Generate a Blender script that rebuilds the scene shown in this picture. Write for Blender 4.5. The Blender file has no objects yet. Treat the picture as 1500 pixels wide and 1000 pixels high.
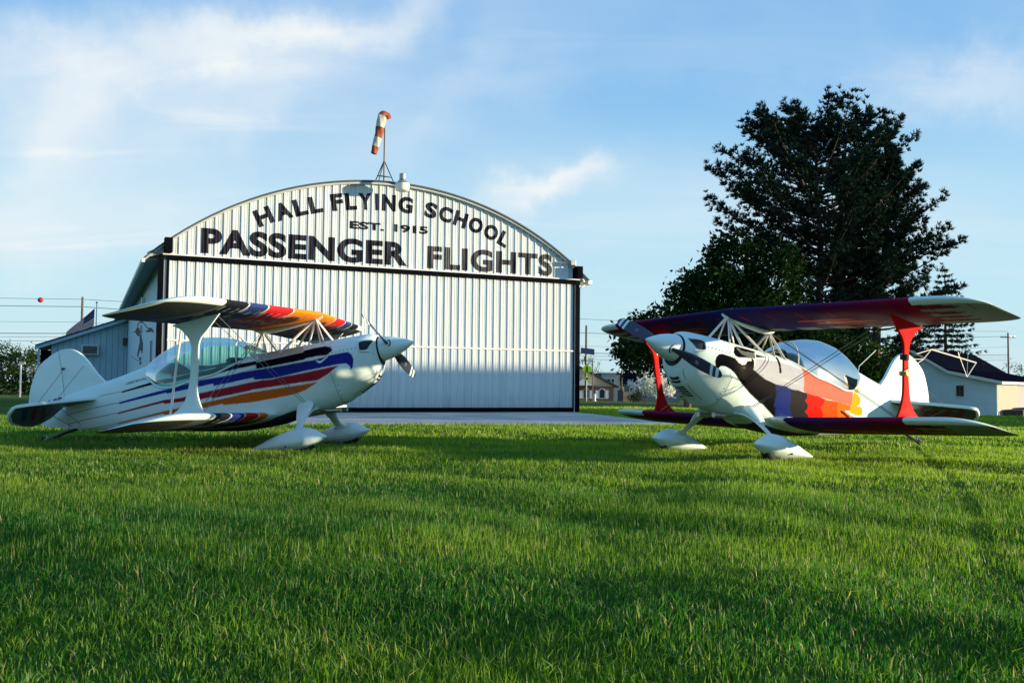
import bpy, bmesh, math, random
import numpy as np
from mathutils import Vector, Matrix

random.seed(7)
RNG = np.random.default_rng(11)
R = math.radians
scene = bpy.context.scene
COL = scene.collection

# ------------------------------------------------------------------ camera
cam_d = bpy.data.cameras.new('camera')
cam = bpy.data.objects.new('camera', cam_d)
COL.objects.link(cam)
scene.camera = cam
CAM_H, CAM_P, CAM_R, CAM_F = 0.8363, R(2.666), R(0.583), 1389.7
cam_d.sensor_width = 36.0
cam_d.lens = 36.0 * CAM_F / 1500.0
cam_d.clip_start, cam_d.clip_end = 0.05, 6000
_f = Vector((0, math.cos(CAM_P), math.sin(CAM_P)))
_u = Vector((0, -math.sin(CAM_P), math.cos(CAM_P)))
_r = Vector((1, 0, 0))
_rx = _r * math.cos(CAM_R) + _u * math.sin(CAM_R)
_ux = _u * math.cos(CAM_R) - _r * math.sin(CAM_R)
M4 = Matrix(((_rx.x, _ux.x, -_f.x, 0), (_rx.y, _ux.y, -_f.y, 0), (_rx.z, _ux.z, -_f.z, CAM_H), (0, 0, 0, 1)))
cam.matrix_world = M4

# ------------------------------------------------------------------ sky and sun
SUN_EL, SUN_AZ = R(5.3), R(93.5)          # azimuth clockwise from +Y: the sun stands to the right
SKY_STRENGTH = 0.15
SUN_STRENGTH = 5.0
EXPOSURE = 1.05
world = bpy.data.worlds.new('World')
scene.world = world
world.use_nodes = True
nt = world.node_tree
nt.nodes.clear()
def N(t, tree=None, **kw):
    n = (tree or nt).nodes.new(t)
    for k, v in kw.items():
        setattr(n, k, v)
    return n
def math_node(tree, op, a, b=None, c=None, clamp=False):
    n = tree.nodes.new('ShaderNodeMath'); n.operation = op; n.use_clamp = clamp
    for i, v in enumerate((a, b, c)):
        if v is None: continue
        if isinstance(v, (int, float)): n.inputs[i].default_value = v
        else: tree.links.new(v, n.inputs[i])
    return n.outputs[0]
out = N('ShaderNodeOutputWorld'); bg = N('ShaderNodeBackground'); sky = N('ShaderNodeTexSky')
sky.sky_type = 'NISHITA'; sky.sun_disc = False
sky.sun_elevation = SUN_EL; sky.sun_rotation = SUN_AZ
sky.altitude = 100; sky.air_density = 1.0; sky.dust_density = 0.3; sky.ozone_density = 2.5
bg.inputs['Strength'].default_value = SKY_STRENGTH
# thin cirrus, placed on a high flat layer above the whole place
tc = N('ShaderNodeTexCoord'); sep = N('ShaderNodeSeparateXYZ')
nt.links.new(tc.outputs['Generated'], sep.inputs[0])
zc = math_node(nt, 'ADD', math_node(nt, 'MAXIMUM', sep.outputs['Z'], 0.0), 0.10)
cx = math_node(nt, 'DIVIDE', sep.outputs['X'], zc); cy = math_node(nt, 'DIVIDE', sep.outputs['Y'], zc)
comb = N('ShaderNodeCombineXYZ'); nt.links.new(cx, comb.inputs[0]); nt.links.new(cy, comb.inputs[1])
def cloud_layer(scale, rot, loc, stretch, detail, lo, hi, dist=0.6):
    mp = N('ShaderNodeMapping'); mp.inputs['Rotation'].default_value = (0, 0, rot)
    mp.inputs['Scale'].default_value = stretch; mp.inputs['Location'].default_value = loc
    nz = N('ShaderNodeTexNoise'); nz.inputs['Scale'].default_value = scale; nz.inputs['Detail'].default_value = detail
    nz.inputs['Roughness'].default_value = 0.55; nz.inputs['Distortion'].default_value = dist
    mr = N('ShaderNodeMapRange'); mr.interpolation_type = 'SMOOTHSTEP'
    mr.inputs['From Min'].default_value = lo; mr.inputs['From Max'].default_value = hi
    nt.links.new(comb.outputs[0], mp.inputs[0]); nt.links.new(mp.outputs[0], nz.inputs['Vector'])
    nt.links.new(nz.outputs['Fac'], mr.inputs['Value'])
    return mr.outputs['Result']
c1 = cloud_layer(0.55, R(-25), (3.2, 1.4, 0), (0.75, 1.0, 1), 5, 0.46, 0.74)
c2 = cloud_layer(1.7, R(-35), (0.3, 2.2, 0), (0.45, 1.2, 1), 7, 0.48, 0.80, 1.2)
# cirrus banks: centre direction, inverse length and width axes, density
BANKS = [((-0.3263, 0.9077, 0.264), (3.381, 0.467, 0.68), (0.922, 3.091, -11.379), 0.42), ((-0.0937, 0.9817, 0.1658), (3.368, -0.237, 0.289), (1.391, 2.229, -15.426), 0.22), ((0.2305, 0.9122, 0.3387), (4.985, -1.296, -1.378), (-2.19, 7.746, -20.851), 0.18), ((-0.2169, 0.9133, 0.3446), (5.932, 0.155, 1.871), (7.793, 12.957, -30.887), 0.95), ((-0.4197, 0.876, 0.2376), (6.438, -0.568, 11.361), (22.323, 13.529, -12.556), 0.75), ((0.0376, 0.9797, 0.1969), (13.823, -2.125, 5.399), (21.301, 8.586, -49.335), 1.0), ((0.4367, 0.8535, 0.2843), (11.651, -4.785, -5.293), (-3.758, 11.828, -31.494), 0.7), ((-0.4306, 0.8483, 0.3082), (7.995, 2.497, 2.673), (1.297, 9.704, -26.513), 0.5), ((-0.4116, 0.8997, 0.1453), (4.924, 1.582, 0.712), (0.884, 4.322, -27.692), 0.45), ((-0.3034, 0.9201, 0.2476), (6.557, 0.68, 3.491), (11.183, 10.446, -27.135), 0.35), ((-0.0721, 0.955, 0.2876), (6.358, -1.08, 3.44), (18.681, 9.956, -30.112), 0.25), ((0.3341, 0.925, 0.1808), (5.18, -2.334, -0.395), (1.217, 3.832, -24.62), 0.25)]
def vmath(op, a, b):
    n = nt.nodes.new('ShaderNodeVectorMath'); n.operation = op
    for i, v in enumerate((a, b)):
        if isinstance(v, tuple): n.inputs[i].default_value = v
        else: nt.links.new(v, n.inputs[i])
    return n
nw = N('ShaderNodeTexNoise'); nw.inputs['Scale'].default_value = 7.0; nw.inputs['Detail'].default_value = 7; nw.inputs['Roughness'].default_value = .58
nt.links.new(tc.outputs['Generated'], nw.inputs['Vector'])
warp = vmath('MULTIPLY', vmath('SUBTRACT', nw.outputs['Color'], (.5, .5, .5)).outputs[0], (.17, .17, .17)).outputs[0]
wdir = vmath('ADD', tc.outputs['Generated'], warp).outputs[0]
bank = None
for c_, t_, b_, k_ in BANKS:
    dv = vmath('SUBTRACT', wdir, c_).outputs[0]
    u_ = vmath('DOT_PRODUCT', dv, t_).outputs['Value']; v_ = vmath('DOT_PRODUCT', dv, b_).outputs['Value']
    g_ = math_node(nt, 'EXPONENT', math_node(nt, 'MULTIPLY', math_node(nt, 'ADD', math_node(nt, 'MULTIPLY', u_, u_), math_node(nt, 'MULTIPLY', v_, v_)), -1.0))
    g_ = math_node(nt, 'MULTIPLY', g_, k_ * 0.85)
    bank = g_ if bank is None else math_node(nt, 'ADD', bank, g_)
wisp = math_node(nt, 'ADD', math_node(nt, 'MULTIPLY', c2, 0.5), 0.8)
cl = math_node(nt, 'ADD', math_node(nt, 'MULTIPLY', bank, wisp), math_node(nt, 'ADD', math_node(nt, 'MULTIPLY', c1, 0.26), math_node(nt, 'MULTIPLY', c2, 0.08)), clamp=True)
# bright evening haze: pale at the horizon all round, clear blue overhead, over the physical sky
grad = N('ShaderNodeValToRGB'); nt.links.new(math_node(nt, 'MAXIMUM', sep.outputs['Z'], 0.0), grad.inputs[0])
ge = grad.color_ramp.elements; ge[0].position = 0.0; ge[0].color = (0.70, 0.875, 0.91, 1); ge[1].position = 1.0; ge[1].color = (0.20, 0.46, 0.84, 1)
for p_, c_ in ((0.09, (0.67, 0.89, 0.96, 1)), (0.19, (0.55, 0.80, 0.97, 1)), (0.29, (0.31, 0.60, 0.93, 1)), (0.40, (0.22, 0.50, 0.88, 1))):
    e_ = ge.new(p_); e_.color = c_
gsc = N('ShaderNodeMix', data_type='RGBA', blend_type='MULTIPLY'); gsc.inputs[0].default_value = 1.0
nt.links.new(grad.outputs[0], gsc.inputs[6]); gsc.inputs[7].default_value = (2.62, 2.95, 3.1, 1)
tint = N('ShaderNodeMix', data_type='RGBA'); tint.inputs[0].default_value = 0.92
nt.links.new(sky.outputs[0], tint.inputs[6]); nt.links.new(gsc.outputs[2], tint.inputs[7])
cmix = N('ShaderNodeMix', data_type='RGBA')
nt.links.new(cl, cmix.inputs[0]); nt.links.new(tint.outputs[2], cmix.inputs[6])
cmix.inputs[7].default_value = (2.85, 3.0, 3.05, 1)
nt.links.new(cmix.outputs[2], bg.inputs['Color']); nt.links.new(bg.outputs[0], out.inputs[0])

sun_d = bpy.data.lights.new('sun', 'SUN'); sun = bpy.data.objects.new('sun', sun_d); COL.objects.link(sun)
sun_d.energy = SUN_STRENGTH; sun_d.angle = R(0.6); sun_d.color = (1.0, 0.81, 0.52)
SD = Vector((math.sin(SUN_AZ) * math.cos(SUN_EL), math.cos(SUN_AZ) * math.cos(SUN_EL), math.sin(SUN_EL)))
sun.rotation_euler = (-SD).to_track_quat('-Z', 'Y').to_euler()
sun.location = (60, 0, 30)
vs = scene.view_settings
scene.display_settings.display_device = 'sRGB'
vs.view_transform = 'Standard'; vs.look = 'None'; vs.exposure = EXPOSURE; vs.gamma = 1.0; vs.use_curve_mapping = False
scene.cycles.max_bounces = 6; scene.cycles.transparent_max_bounces = 12
scene.cycles.use_adaptive_sampling = True
try: scene.cycles.use_denoising = True
except Exception: pass

# ------------------------------------------------------------------ helpers
MATS = {}
def M(name, rgb, rough=0.6, metal=0.0, var=0.10, scale=4.0, bump=0.0, bscale=40.0, coat=0.0, spec=0.25, stretch=None):
    if name in MATS: return MATS[name]
    m = bpy.data.materials.new(name); m.use_nodes = True; t = m.node_tree
    b = t.nodes['Principled BSDF']
    co = t.nodes.new('ShaderNodeTexCoord'); nz = t.nodes.new('ShaderNodeTexNoise')
    nz.inputs['Scale'].default_value = scale; nz.inputs['Detail'].default_value = 5
    src = co.outputs['Object']
    if stretch:
        mp = t.nodes.new('ShaderNodeMapping'); mp.inputs['Scale'].default_value = stretch
        t.links.new(src, mp.inputs[0]); src = mp.outputs[0]
    t.links.new(src, nz.inputs['Vector'])
    rp = t.nodes.new('ShaderNodeMapRange'); rp.inputs['To Min'].default_value = 1 - var; rp.inputs['To Max'].default_value = 1 + var
    rp.inputs['From Min'].default_value = 0.3; rp.inputs['From Max'].default_value = 0.7
    t.links.new(nz.outputs['Fac'], rp.inputs['Value'])
    mx = t.nodes.new('ShaderNodeMix'); mx.data_type = 'RGBA'; mx.blend_type = 'MULTIPLY'; mx.inputs[0].default_value = 1
    mx.inputs[6].default_value = (*rgb, 1); t.links.new(rp.outputs[0], mx.inputs[7])
    t.links.new(mx.outputs[2], b.inputs['Base Color'])
    b.inputs['Roughness'].default_value = rough; b.inputs['Metallic'].default_value = metal
    b.inputs['Specular IOR Level'].default_value = spec
    b.inputs['Coat Weight'].default_value = coat; b.inputs['Coat Roughness'].default_value = 0.06
    if bump:
        n2 = t.nodes.new('ShaderNodeTexNoise'); n2.inputs['Scale'].default_value = bscale; n2.inputs['Detail'].default_value = 4
        t.links.new(src, n2.inputs['Vector'])
        bp = t.nodes.new('ShaderNodeBump'); bp.inputs['Strength'].default_value = bump; bp.inputs['Distance'].default_value = 0.01
        t.links.new(n2.outputs['Fac'], bp.inputs['Height']); t.links.new(bp.outputs[0], b.inputs['Normal'])
    MATS[name] = m
    return m

def paint_mat():
    m = bpy.data.materials.new('aircraft_paint'); m.use_nodes = True; t = m.node_tree
    b = t.nodes['Principled BSDF']
    at = t.nodes.new('ShaderNodeAttribute'); at.attribute_name = 'paint'
    co = t.nodes.new('ShaderNodeTexCoord'); nz = t.nodes.new('ShaderNodeTexNoise'); nz.inputs['Scale'].default_value = 3; nz.inputs['Detail'].default_value = 6
    t.links.new(co.outputs['Object'], nz.inputs['Vector'])
    rp = t.nodes.new('ShaderNodeMapRange'); rp.inputs['To Min'].default_value = 0.93; rp.inputs['To Max'].default_value = 1.05
    t.links.new(nz.outputs['Fac'], rp.inputs['Value'])
    mx = t.nodes.new('ShaderNodeMix'); mx.data_type = 'RGBA'; mx.blend_type = 'MULTIPLY'; mx.inputs[0].default_value = 1
    t.links.new(at.outputs['Color'], mx.inputs[6]); t.links.new(rp.outputs[0], mx.inputs[7])
    t.links.new(mx.outputs[2], b.inputs['Base Color'])
    b.inputs['Roughness'].default_value = 0.38; b.inputs['Specular IOR Level'].default_value = 0.003; b.inputs['Coat Weight'].default_value = 0.008; b.inputs['Coat Roughness'].default_value = 0.07
    n2 = t.nodes.new('ShaderNodeTexNoise'); n2.inputs['Scale'].default_value = 5; n2.inputs['Detail'].default_value = 2
    t.links.new(co.outputs['Object'], n2.inputs['Vector'])
    bp = t.nodes.new('ShaderNodeBump'); bp.inputs['Strength'].default_value = 0.05; bp.inputs['Distance'].default_value = 0.02
    t.links.new(n2.outputs['Fac'], bp.inputs['Height']); t.links.new(bp.outputs[0], b.inputs['Normal'])
    return m

def glass_mat(name, tint, refl=1.0, body=0.05, bodycol=(0.3, 0.5, 0.5)):
    m = bpy.data.materials.new(name); m.use_nodes = True; t = m.node_tree; t.nodes.clear()
    o = t.nodes.new('ShaderNodeOutputMaterial'); tr = t.nodes.new('ShaderNodeBsdfTransparent'); tr.inputs[0].default_value = (*tint, 1)
    gl = t.nodes.new('ShaderNodeBsdfGlossy'); gl.inputs['Roughness'].default_value = 0.03
    df = t.nodes.new('ShaderNodeBsdfDiffuse'); df.inputs[0].default_value = (*bodycol, 1)
    fr = t.nodes.new('ShaderNodeFresnel'); fr.inputs[0].default_value = 1.5
    m1 = t.nodes.new('ShaderNodeMixShader'); m1.inputs[0].default_value = body
    t.links.new(tr.outputs[0], m1.inputs[1]); t.links.new(df.outputs[0], m1.inputs[2])
    k = math_node(t, 'MULTIPLY', fr.outputs[0], refl, clamp=True)
    m2 = t.nodes.new('ShaderNodeMixShader'); t.links.new(k, m2.inputs[0]); t.links.new(m1.outputs[0], m2.inputs[1]); t.links.new(gl.outputs[0], m2.inputs[2])
    t.links.new(m2.outputs[0], o.inputs[0])
    return m

def leaf_mat(name, rgb, rgb2, trans=0.25, scale=0.8):
    m = bpy.data.materials.new(name); m.use_nodes = True; t = m.node_tree; t.nodes.clear()
    o = t.nodes.new('ShaderNodeOutputMaterial'); d = t.nodes.new('ShaderNodeBsdfDiffuse'); tr = t.nodes.new('ShaderNodeBsdfTranslucent')
    co = t.nodes.new('ShaderNodeTexCoord'); nz = t.nodes.new('ShaderNodeTexNoise'); nz.inputs['Scale'].default_value = scale; nz.inputs['Detail'].default_value = 6
    t.links.new(co.outputs['Object'], nz.inputs['Vector'])
    mr = t.nodes.new('ShaderNodeMapRange'); mr.inputs['From Min'].default_value = 0.35; mr.inputs['From Max'].default_value = 0.65
    t.links.new(nz.outputs['Fac'], mr.inputs['Value'])
    mx = t.nodes.new('ShaderNodeMix'); mx.data_type = 'RGBA'; t.links.new(mr.outputs[0], mx.inputs[0])
    mx.inputs[6].default_value = (*rgb, 1); mx.inputs[7].default_value = (*rgb2, 1)
    t.links.new(mx.outputs[2], d.inputs[0]); t.links.new(mx.outputs[2], tr.inputs[0])
    s = t.nodes.new('ShaderNodeMixShader'); s.inputs[0].default_value = trans
    t.links.new(d.outputs[0], s.inputs[1]); t.links.new(tr.outputs[0], s.inputs[2]); t.links.new(s.outputs[0], o.inputs[0])
    return m

def link_mesh(name, me, mat, parent=None, smooth=False):
    o = bpy.data.objects.new(name, me); COL.objects.link(o)
    for mm in (mat if isinstance(mat, (list, tuple)) else [mat]):
        me.materials.append(mm)
    if parent is not None: o.parent = parent
    if smooth and len(me.polygons): me.polygons.foreach_set('use_smooth', np.ones(len(me.polygons), bool))
    return o

def np_mesh(name, V, F, colors=None):
    """V (n,3), F (m,k) array of equal-sided faces"""
    V = np.ascontiguousarray(V, np.float32); F = np.ascontiguousarray(F, np.int32)
    me = bpy.data.meshes.new(name)
    me.vertices.add(len(V)); me.vertices.foreach_set('co', V.ravel())
    k = F.shape[1]
    me.loops.add(F.size); me.loops.foreach_set('vertex_index', F.ravel())
    me.polygons.add(len(F)); me.polygons.foreach_set('loop_start', np.arange(0, F.size, k, dtype=np.int32))
    me.update(calc_edges=True); me.validate()
    if colors is not None:
        ca = me.color_attributes.new('paint', 'FLOAT_COLOR', 'POINT')
        c4 = np.ones((len(V), 4), np.float32); c4[:, :3] = colors
        ca.data.foreach_set('color', c4.ravel())
    return me

class MB:
    def __init__(s): s.v = []; s.f = []
    def add(s, vs, fs):
        k = len(s.v); s.v += [tuple(map(float, p)) for p in vs]; s.f += [tuple(i + k for i in f) for f in fs]; return s
    def box(s, x0, x1, y0, y1, z0, z1):
        return s.add([(x0, y0, z0), (x1, y0, z0), (x1, y1, z0), (x0, y1, z0), (x0, y0, z1), (x1, y0, z1), (x1, y1, z1), (x0, y1, z1)],
                     [(0, 3, 2, 1), (4, 5, 6, 7), (0, 1, 5, 4), (1, 2, 6, 5), (2, 3, 7, 6), (3, 0, 4, 7)])
    def prism(s, poly, d0, d1, ax):
        """poly: list of 2-D points extruded d0..d1 along axis ax (0,1,2)"""
        n = len(poly)
        def P(a, b, d):
            return (d, a, b) if ax == 0 else ((a, d, b) if ax == 1 else (a, b, d))
        vs = [P(a, b, d0) for a, b in poly] + [P(a, b, d1) for a, b in poly]
        fs = [tuple(range(n)), tuple(range(2 * n - 1, n - 1, -1))] + [(i, i + n, (i + 1) % n + n, (i + 1) % n) for i in range(n)]
        return s.add(vs, fs)
    def tube(s, path, r, n=8, caps=True, flat=1.0, up=(0, 0, 1)):
        path = [Vector(p) for p in path]; rs = r if isinstance(r, (list, tuple)) else [r] * len(path)
        vs = []; k = len(path)
        for i, p in enumerate(path):
            t = (path[min(i + 1, k - 1)] - path[max(i - 1, 0)]).normalized()
            a = Vector(up) if abs(t.dot(Vector(up))) < 0.95 else Vector((1, 0, 0))
            u = t.cross(a).normalized(); w = u.cross(t).normalized()
            for j in range(n):
                q = 2 * math.pi * j / n
                vs.append(p + u * (rs[i] * flat * math.cos(q)) + w * (rs[i] * math.sin(q)))
        fs = [(i * n + j, i * n + (j + 1) % n, (i + 1) * n + (j + 1) % n, (i + 1) * n + j) for i in range(k - 1) for j in range(n)]
        if caps: fs += [tuple(range(n - 1, -1, -1)), tuple((k - 1) * n + j for j in range(n))]
        return s.add(vs, fs)
    def loft(s, rings, caps=True):
        n = len(rings[0]); k = len(rings)
        vs = [p for r in rings for p in r]
        fs = [(i * n + j, i * n + (j + 1) % n, (i + 1) * n + (j + 1) % n, (i + 1) * n + j) for i in range(k - 1) for j in range(n)]
        if caps: fs += [tuple(range(n - 1, -1, -1)), tuple((k - 1) * n + j for j in range(n))]
        return s.add(vs, fs)
    def build(s, name, mat, parent=None, smooth=False, bevel=0.0):
        me = bpy.data.meshes.new(name); me.from_pydata(s.v, [], s.f); me.validate()
        bm = bmesh.new(); bm.from_mesh(me)
        bmesh.ops.recalc_face_normals(bm, faces=bm.faces)
        if bevel:
            es = [e for e in bm.edges if len(e.link_faces) == 2 and e.calc_face_angle(0) > 0.5]
            bmesh.ops.bevel(bm, geom=es, offset=bevel, segments=2, affect='EDGES', profile=0.6, clamp_overlap=True)
        bm.to_mesh(me); bm.free()
        o = link_mesh(name, me, mat, parent, False)
        if smooth:
            for p in me.polygons: p.use_smooth = True
            try: me.set_sharp_from_angle(angle=R(38))
            except Exception: pass
        return o

def tag(o, label=None, cat=None, group=None, kind=None):
    if label: o['label'] = label
    if cat: o['category'] = cat
    if group: o['group'] = group
    if kind: o['kind'] = kind
    return o
def thing(name, label, cat, loc=(0, 0, 0), rz=0.0, group=None, rot=None):
    o = bpy.data.objects.new(name, None); COL.objects.link(o); o.empty_display_size = 0.3
    o.location = loc; o.rotation_euler = rot if rot is not None else (0, 0, rz)
    return tag(o, label, cat, group)
def ss(a, b, x):
    t = np.clip((np.asarray(x, float) - a) / (b - a), 0, 1); return t * t * (3 - 2 * t)

# ------------------------------------------------------------------ ground
def bumps(x, y):
    return 1.7 * (0.014 * np.sin(1.9 * x + 0.7 * y) * np.sin(1.3 * y - 0.8 * x + 1.0) + 0.010 * np.sin(4.1 * x + 2.0 + 1.5 * np.sin(2.2 * y)) * np.sin(3.4 * y + 0.6)
            + 0.012 * np.sin(0.8 * x - 1.1) * np.sin(0.95 * y + 0.4))
def gz(x, y):
    x = np.asarray(x, float); y = np.asarray(y, float)
    t = np.maximum(0, y - 30); z = -0.011 * t * t / (t + 6) * np.where(t > 0, 1, 0)
    z = np.maximum(z, -4.2)
    z = z - 0.45 * ss(8, 26, x) * ss(20, 50, y)
    near = ss(21, 18.5, y) if False else 1 - ss(17.0, 19.0, y)
    return z + bumps(x, y) * (1 - ss(30, 60, np.hypot(x, y))) * np.where((y > 18.0) & (x < 4.5), 1 - ss(17.5, 18.5, y), 1.0) - 0.004

def ground_mat():
    m = bpy.data.materials.new('lawn_ground'); m.use_nodes = True; t = m.node_tree; b = t.nodes['Principled BSDF']
    co = t.nodes.new('ShaderNodeTexCoord')
    n1 = t.nodes.new('ShaderNodeTexNoise'); n1.inputs['Scale'].default_value = 0.35; n1.inputs['Detail'].default_value = 8
    n2 = t.nodes.new('ShaderNodeTexNoise'); n2.inputs['Scale'].default_value = 45; n2.inputs['Detail'].default_value = 4
    for n in (n1, n2): t.links.new(co.outputs['Object'], n.inputs['Vector'])
    r1 = t.nodes.new('ShaderNodeValToRGB'); r1.color_ramp.elements[0].color = (0.035, 0.075, 0.010, 1); r1.color_ramp.elements[1].color = (0.11, 0.17, 0.018, 1)
    r1.color_ramp.elements[0].position = 0.35; r1.color_ramp.elements[1].position = 0.68
    t.links.new(n1.outputs['Fac'], r1.inputs[0])
    mr = t.nodes.new('ShaderNodeMapRange'); mr.inputs['To Min'].default_value = 0.5; mr.inputs['To Max'].default_value = 1.5
    t.links.new(n2.outputs['Fac'], mr.inputs['Value'])
    mx = t.nodes.new('ShaderNodeMix'); mx.data_type = 'RGBA'; mx.blend_type = 'MULTIPLY'; mx.inputs[0].default_value = 1
    t.links.new(r1.outputs[0], mx.inputs[6]); t.links.new(mr.outputs[0], mx.inputs[7]); t.links.new(mx.outputs[2], b.inputs['Base Color'])
    b.inputs['Roughness'].default_value = 0.95; b.inputs['Specular IOR Level'].default_value = 0.1
    bp = t.nodes.new('ShaderNodeBump'); bp.inputs['Strength'].default_value = 1.0; bp.inputs['Distance'].default_value = 0.05
    t.links.new(n2.outputs['Fac'], bp.inputs['Height']); t.links.new(bp.outputs[0], b.inputs['Normal'])
    return m
def axis(fine, step, far):
    a = list(np.arange(fine[0], fine[1] + 1e-6, step)); d = step
    hi = [a[-1]]
    while hi[-1] < far: d *= 1.35; hi.append(hi[-1] + d)
    lo = [a[0]]; d = step
    while lo[-1] > -far: d *= 1.35; lo.append(lo[-1] - d)
    return np.array(lo[:0:-1] + a + hi[1:])
gxs, gys = axis((-22, 34), 0.2, 3500), axis((-2, 46), 0.2, 3500)
GX, GY = np.meshgrid(gxs, gys)
gV = np.stack([GX, GY, gz(GX, GY)], -1).reshape(-1, 3)
nx_ = len(gxs); ii = np.arange(len(gys) - 1)[:, None] * nx_ + np.arange(nx_ - 1)[None, :]
gF = np.stack([ii, ii + 1, ii + 1 + nx_, ii + nx_], -1).reshape(-1, 4)
ground = link_mesh('ground', np_mesh('ground', gV, gF), ground_mat(), None, True)
tag(ground, 'mown green lawn of the airfield running back to the far road', kind='structure')

# hangar frame
HO = Vector((-9.099, 24.987, 0)); HT = 0.421; HW = 12.072
hd = Vector((math.cos(HT), math.sin(HT), 0)); hn = Vector((-math.sin(HT), math.cos(HT), 0))
def hp(x, y, z=0): return HO + hd * x + hn * y + Vector((0, 0, z))

conc = M('apron_concrete', (0.34, 0.36, 0.36), 0.9, var=0.28, scale=0.7, bump=0.25, bscale=60)
b = MB()
pts = [hp(-.6, 0.4), hp(12.25, 0.4), Vector((3.7, 20.9, 0)), Vector((-1.5, 19.85, 0)), Vector((-5.6, 18.6, 0)), Vector((-9.0, 22.5, 0))]
n = len(pts)
b.add([(p.x, p.y, -0.05) for p in pts] + [(p.x, p.y, 0.035) for p in pts], [tuple(range(n)), tuple(range(n, 2 * n))] + [(i, (i + 1) % n, (i + 1) % n + n, i + n) for i in range(n)])
apron = tag(b.build('apron', conc), 'pale concrete apron in front of the hangar door', kind='structure')

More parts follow.
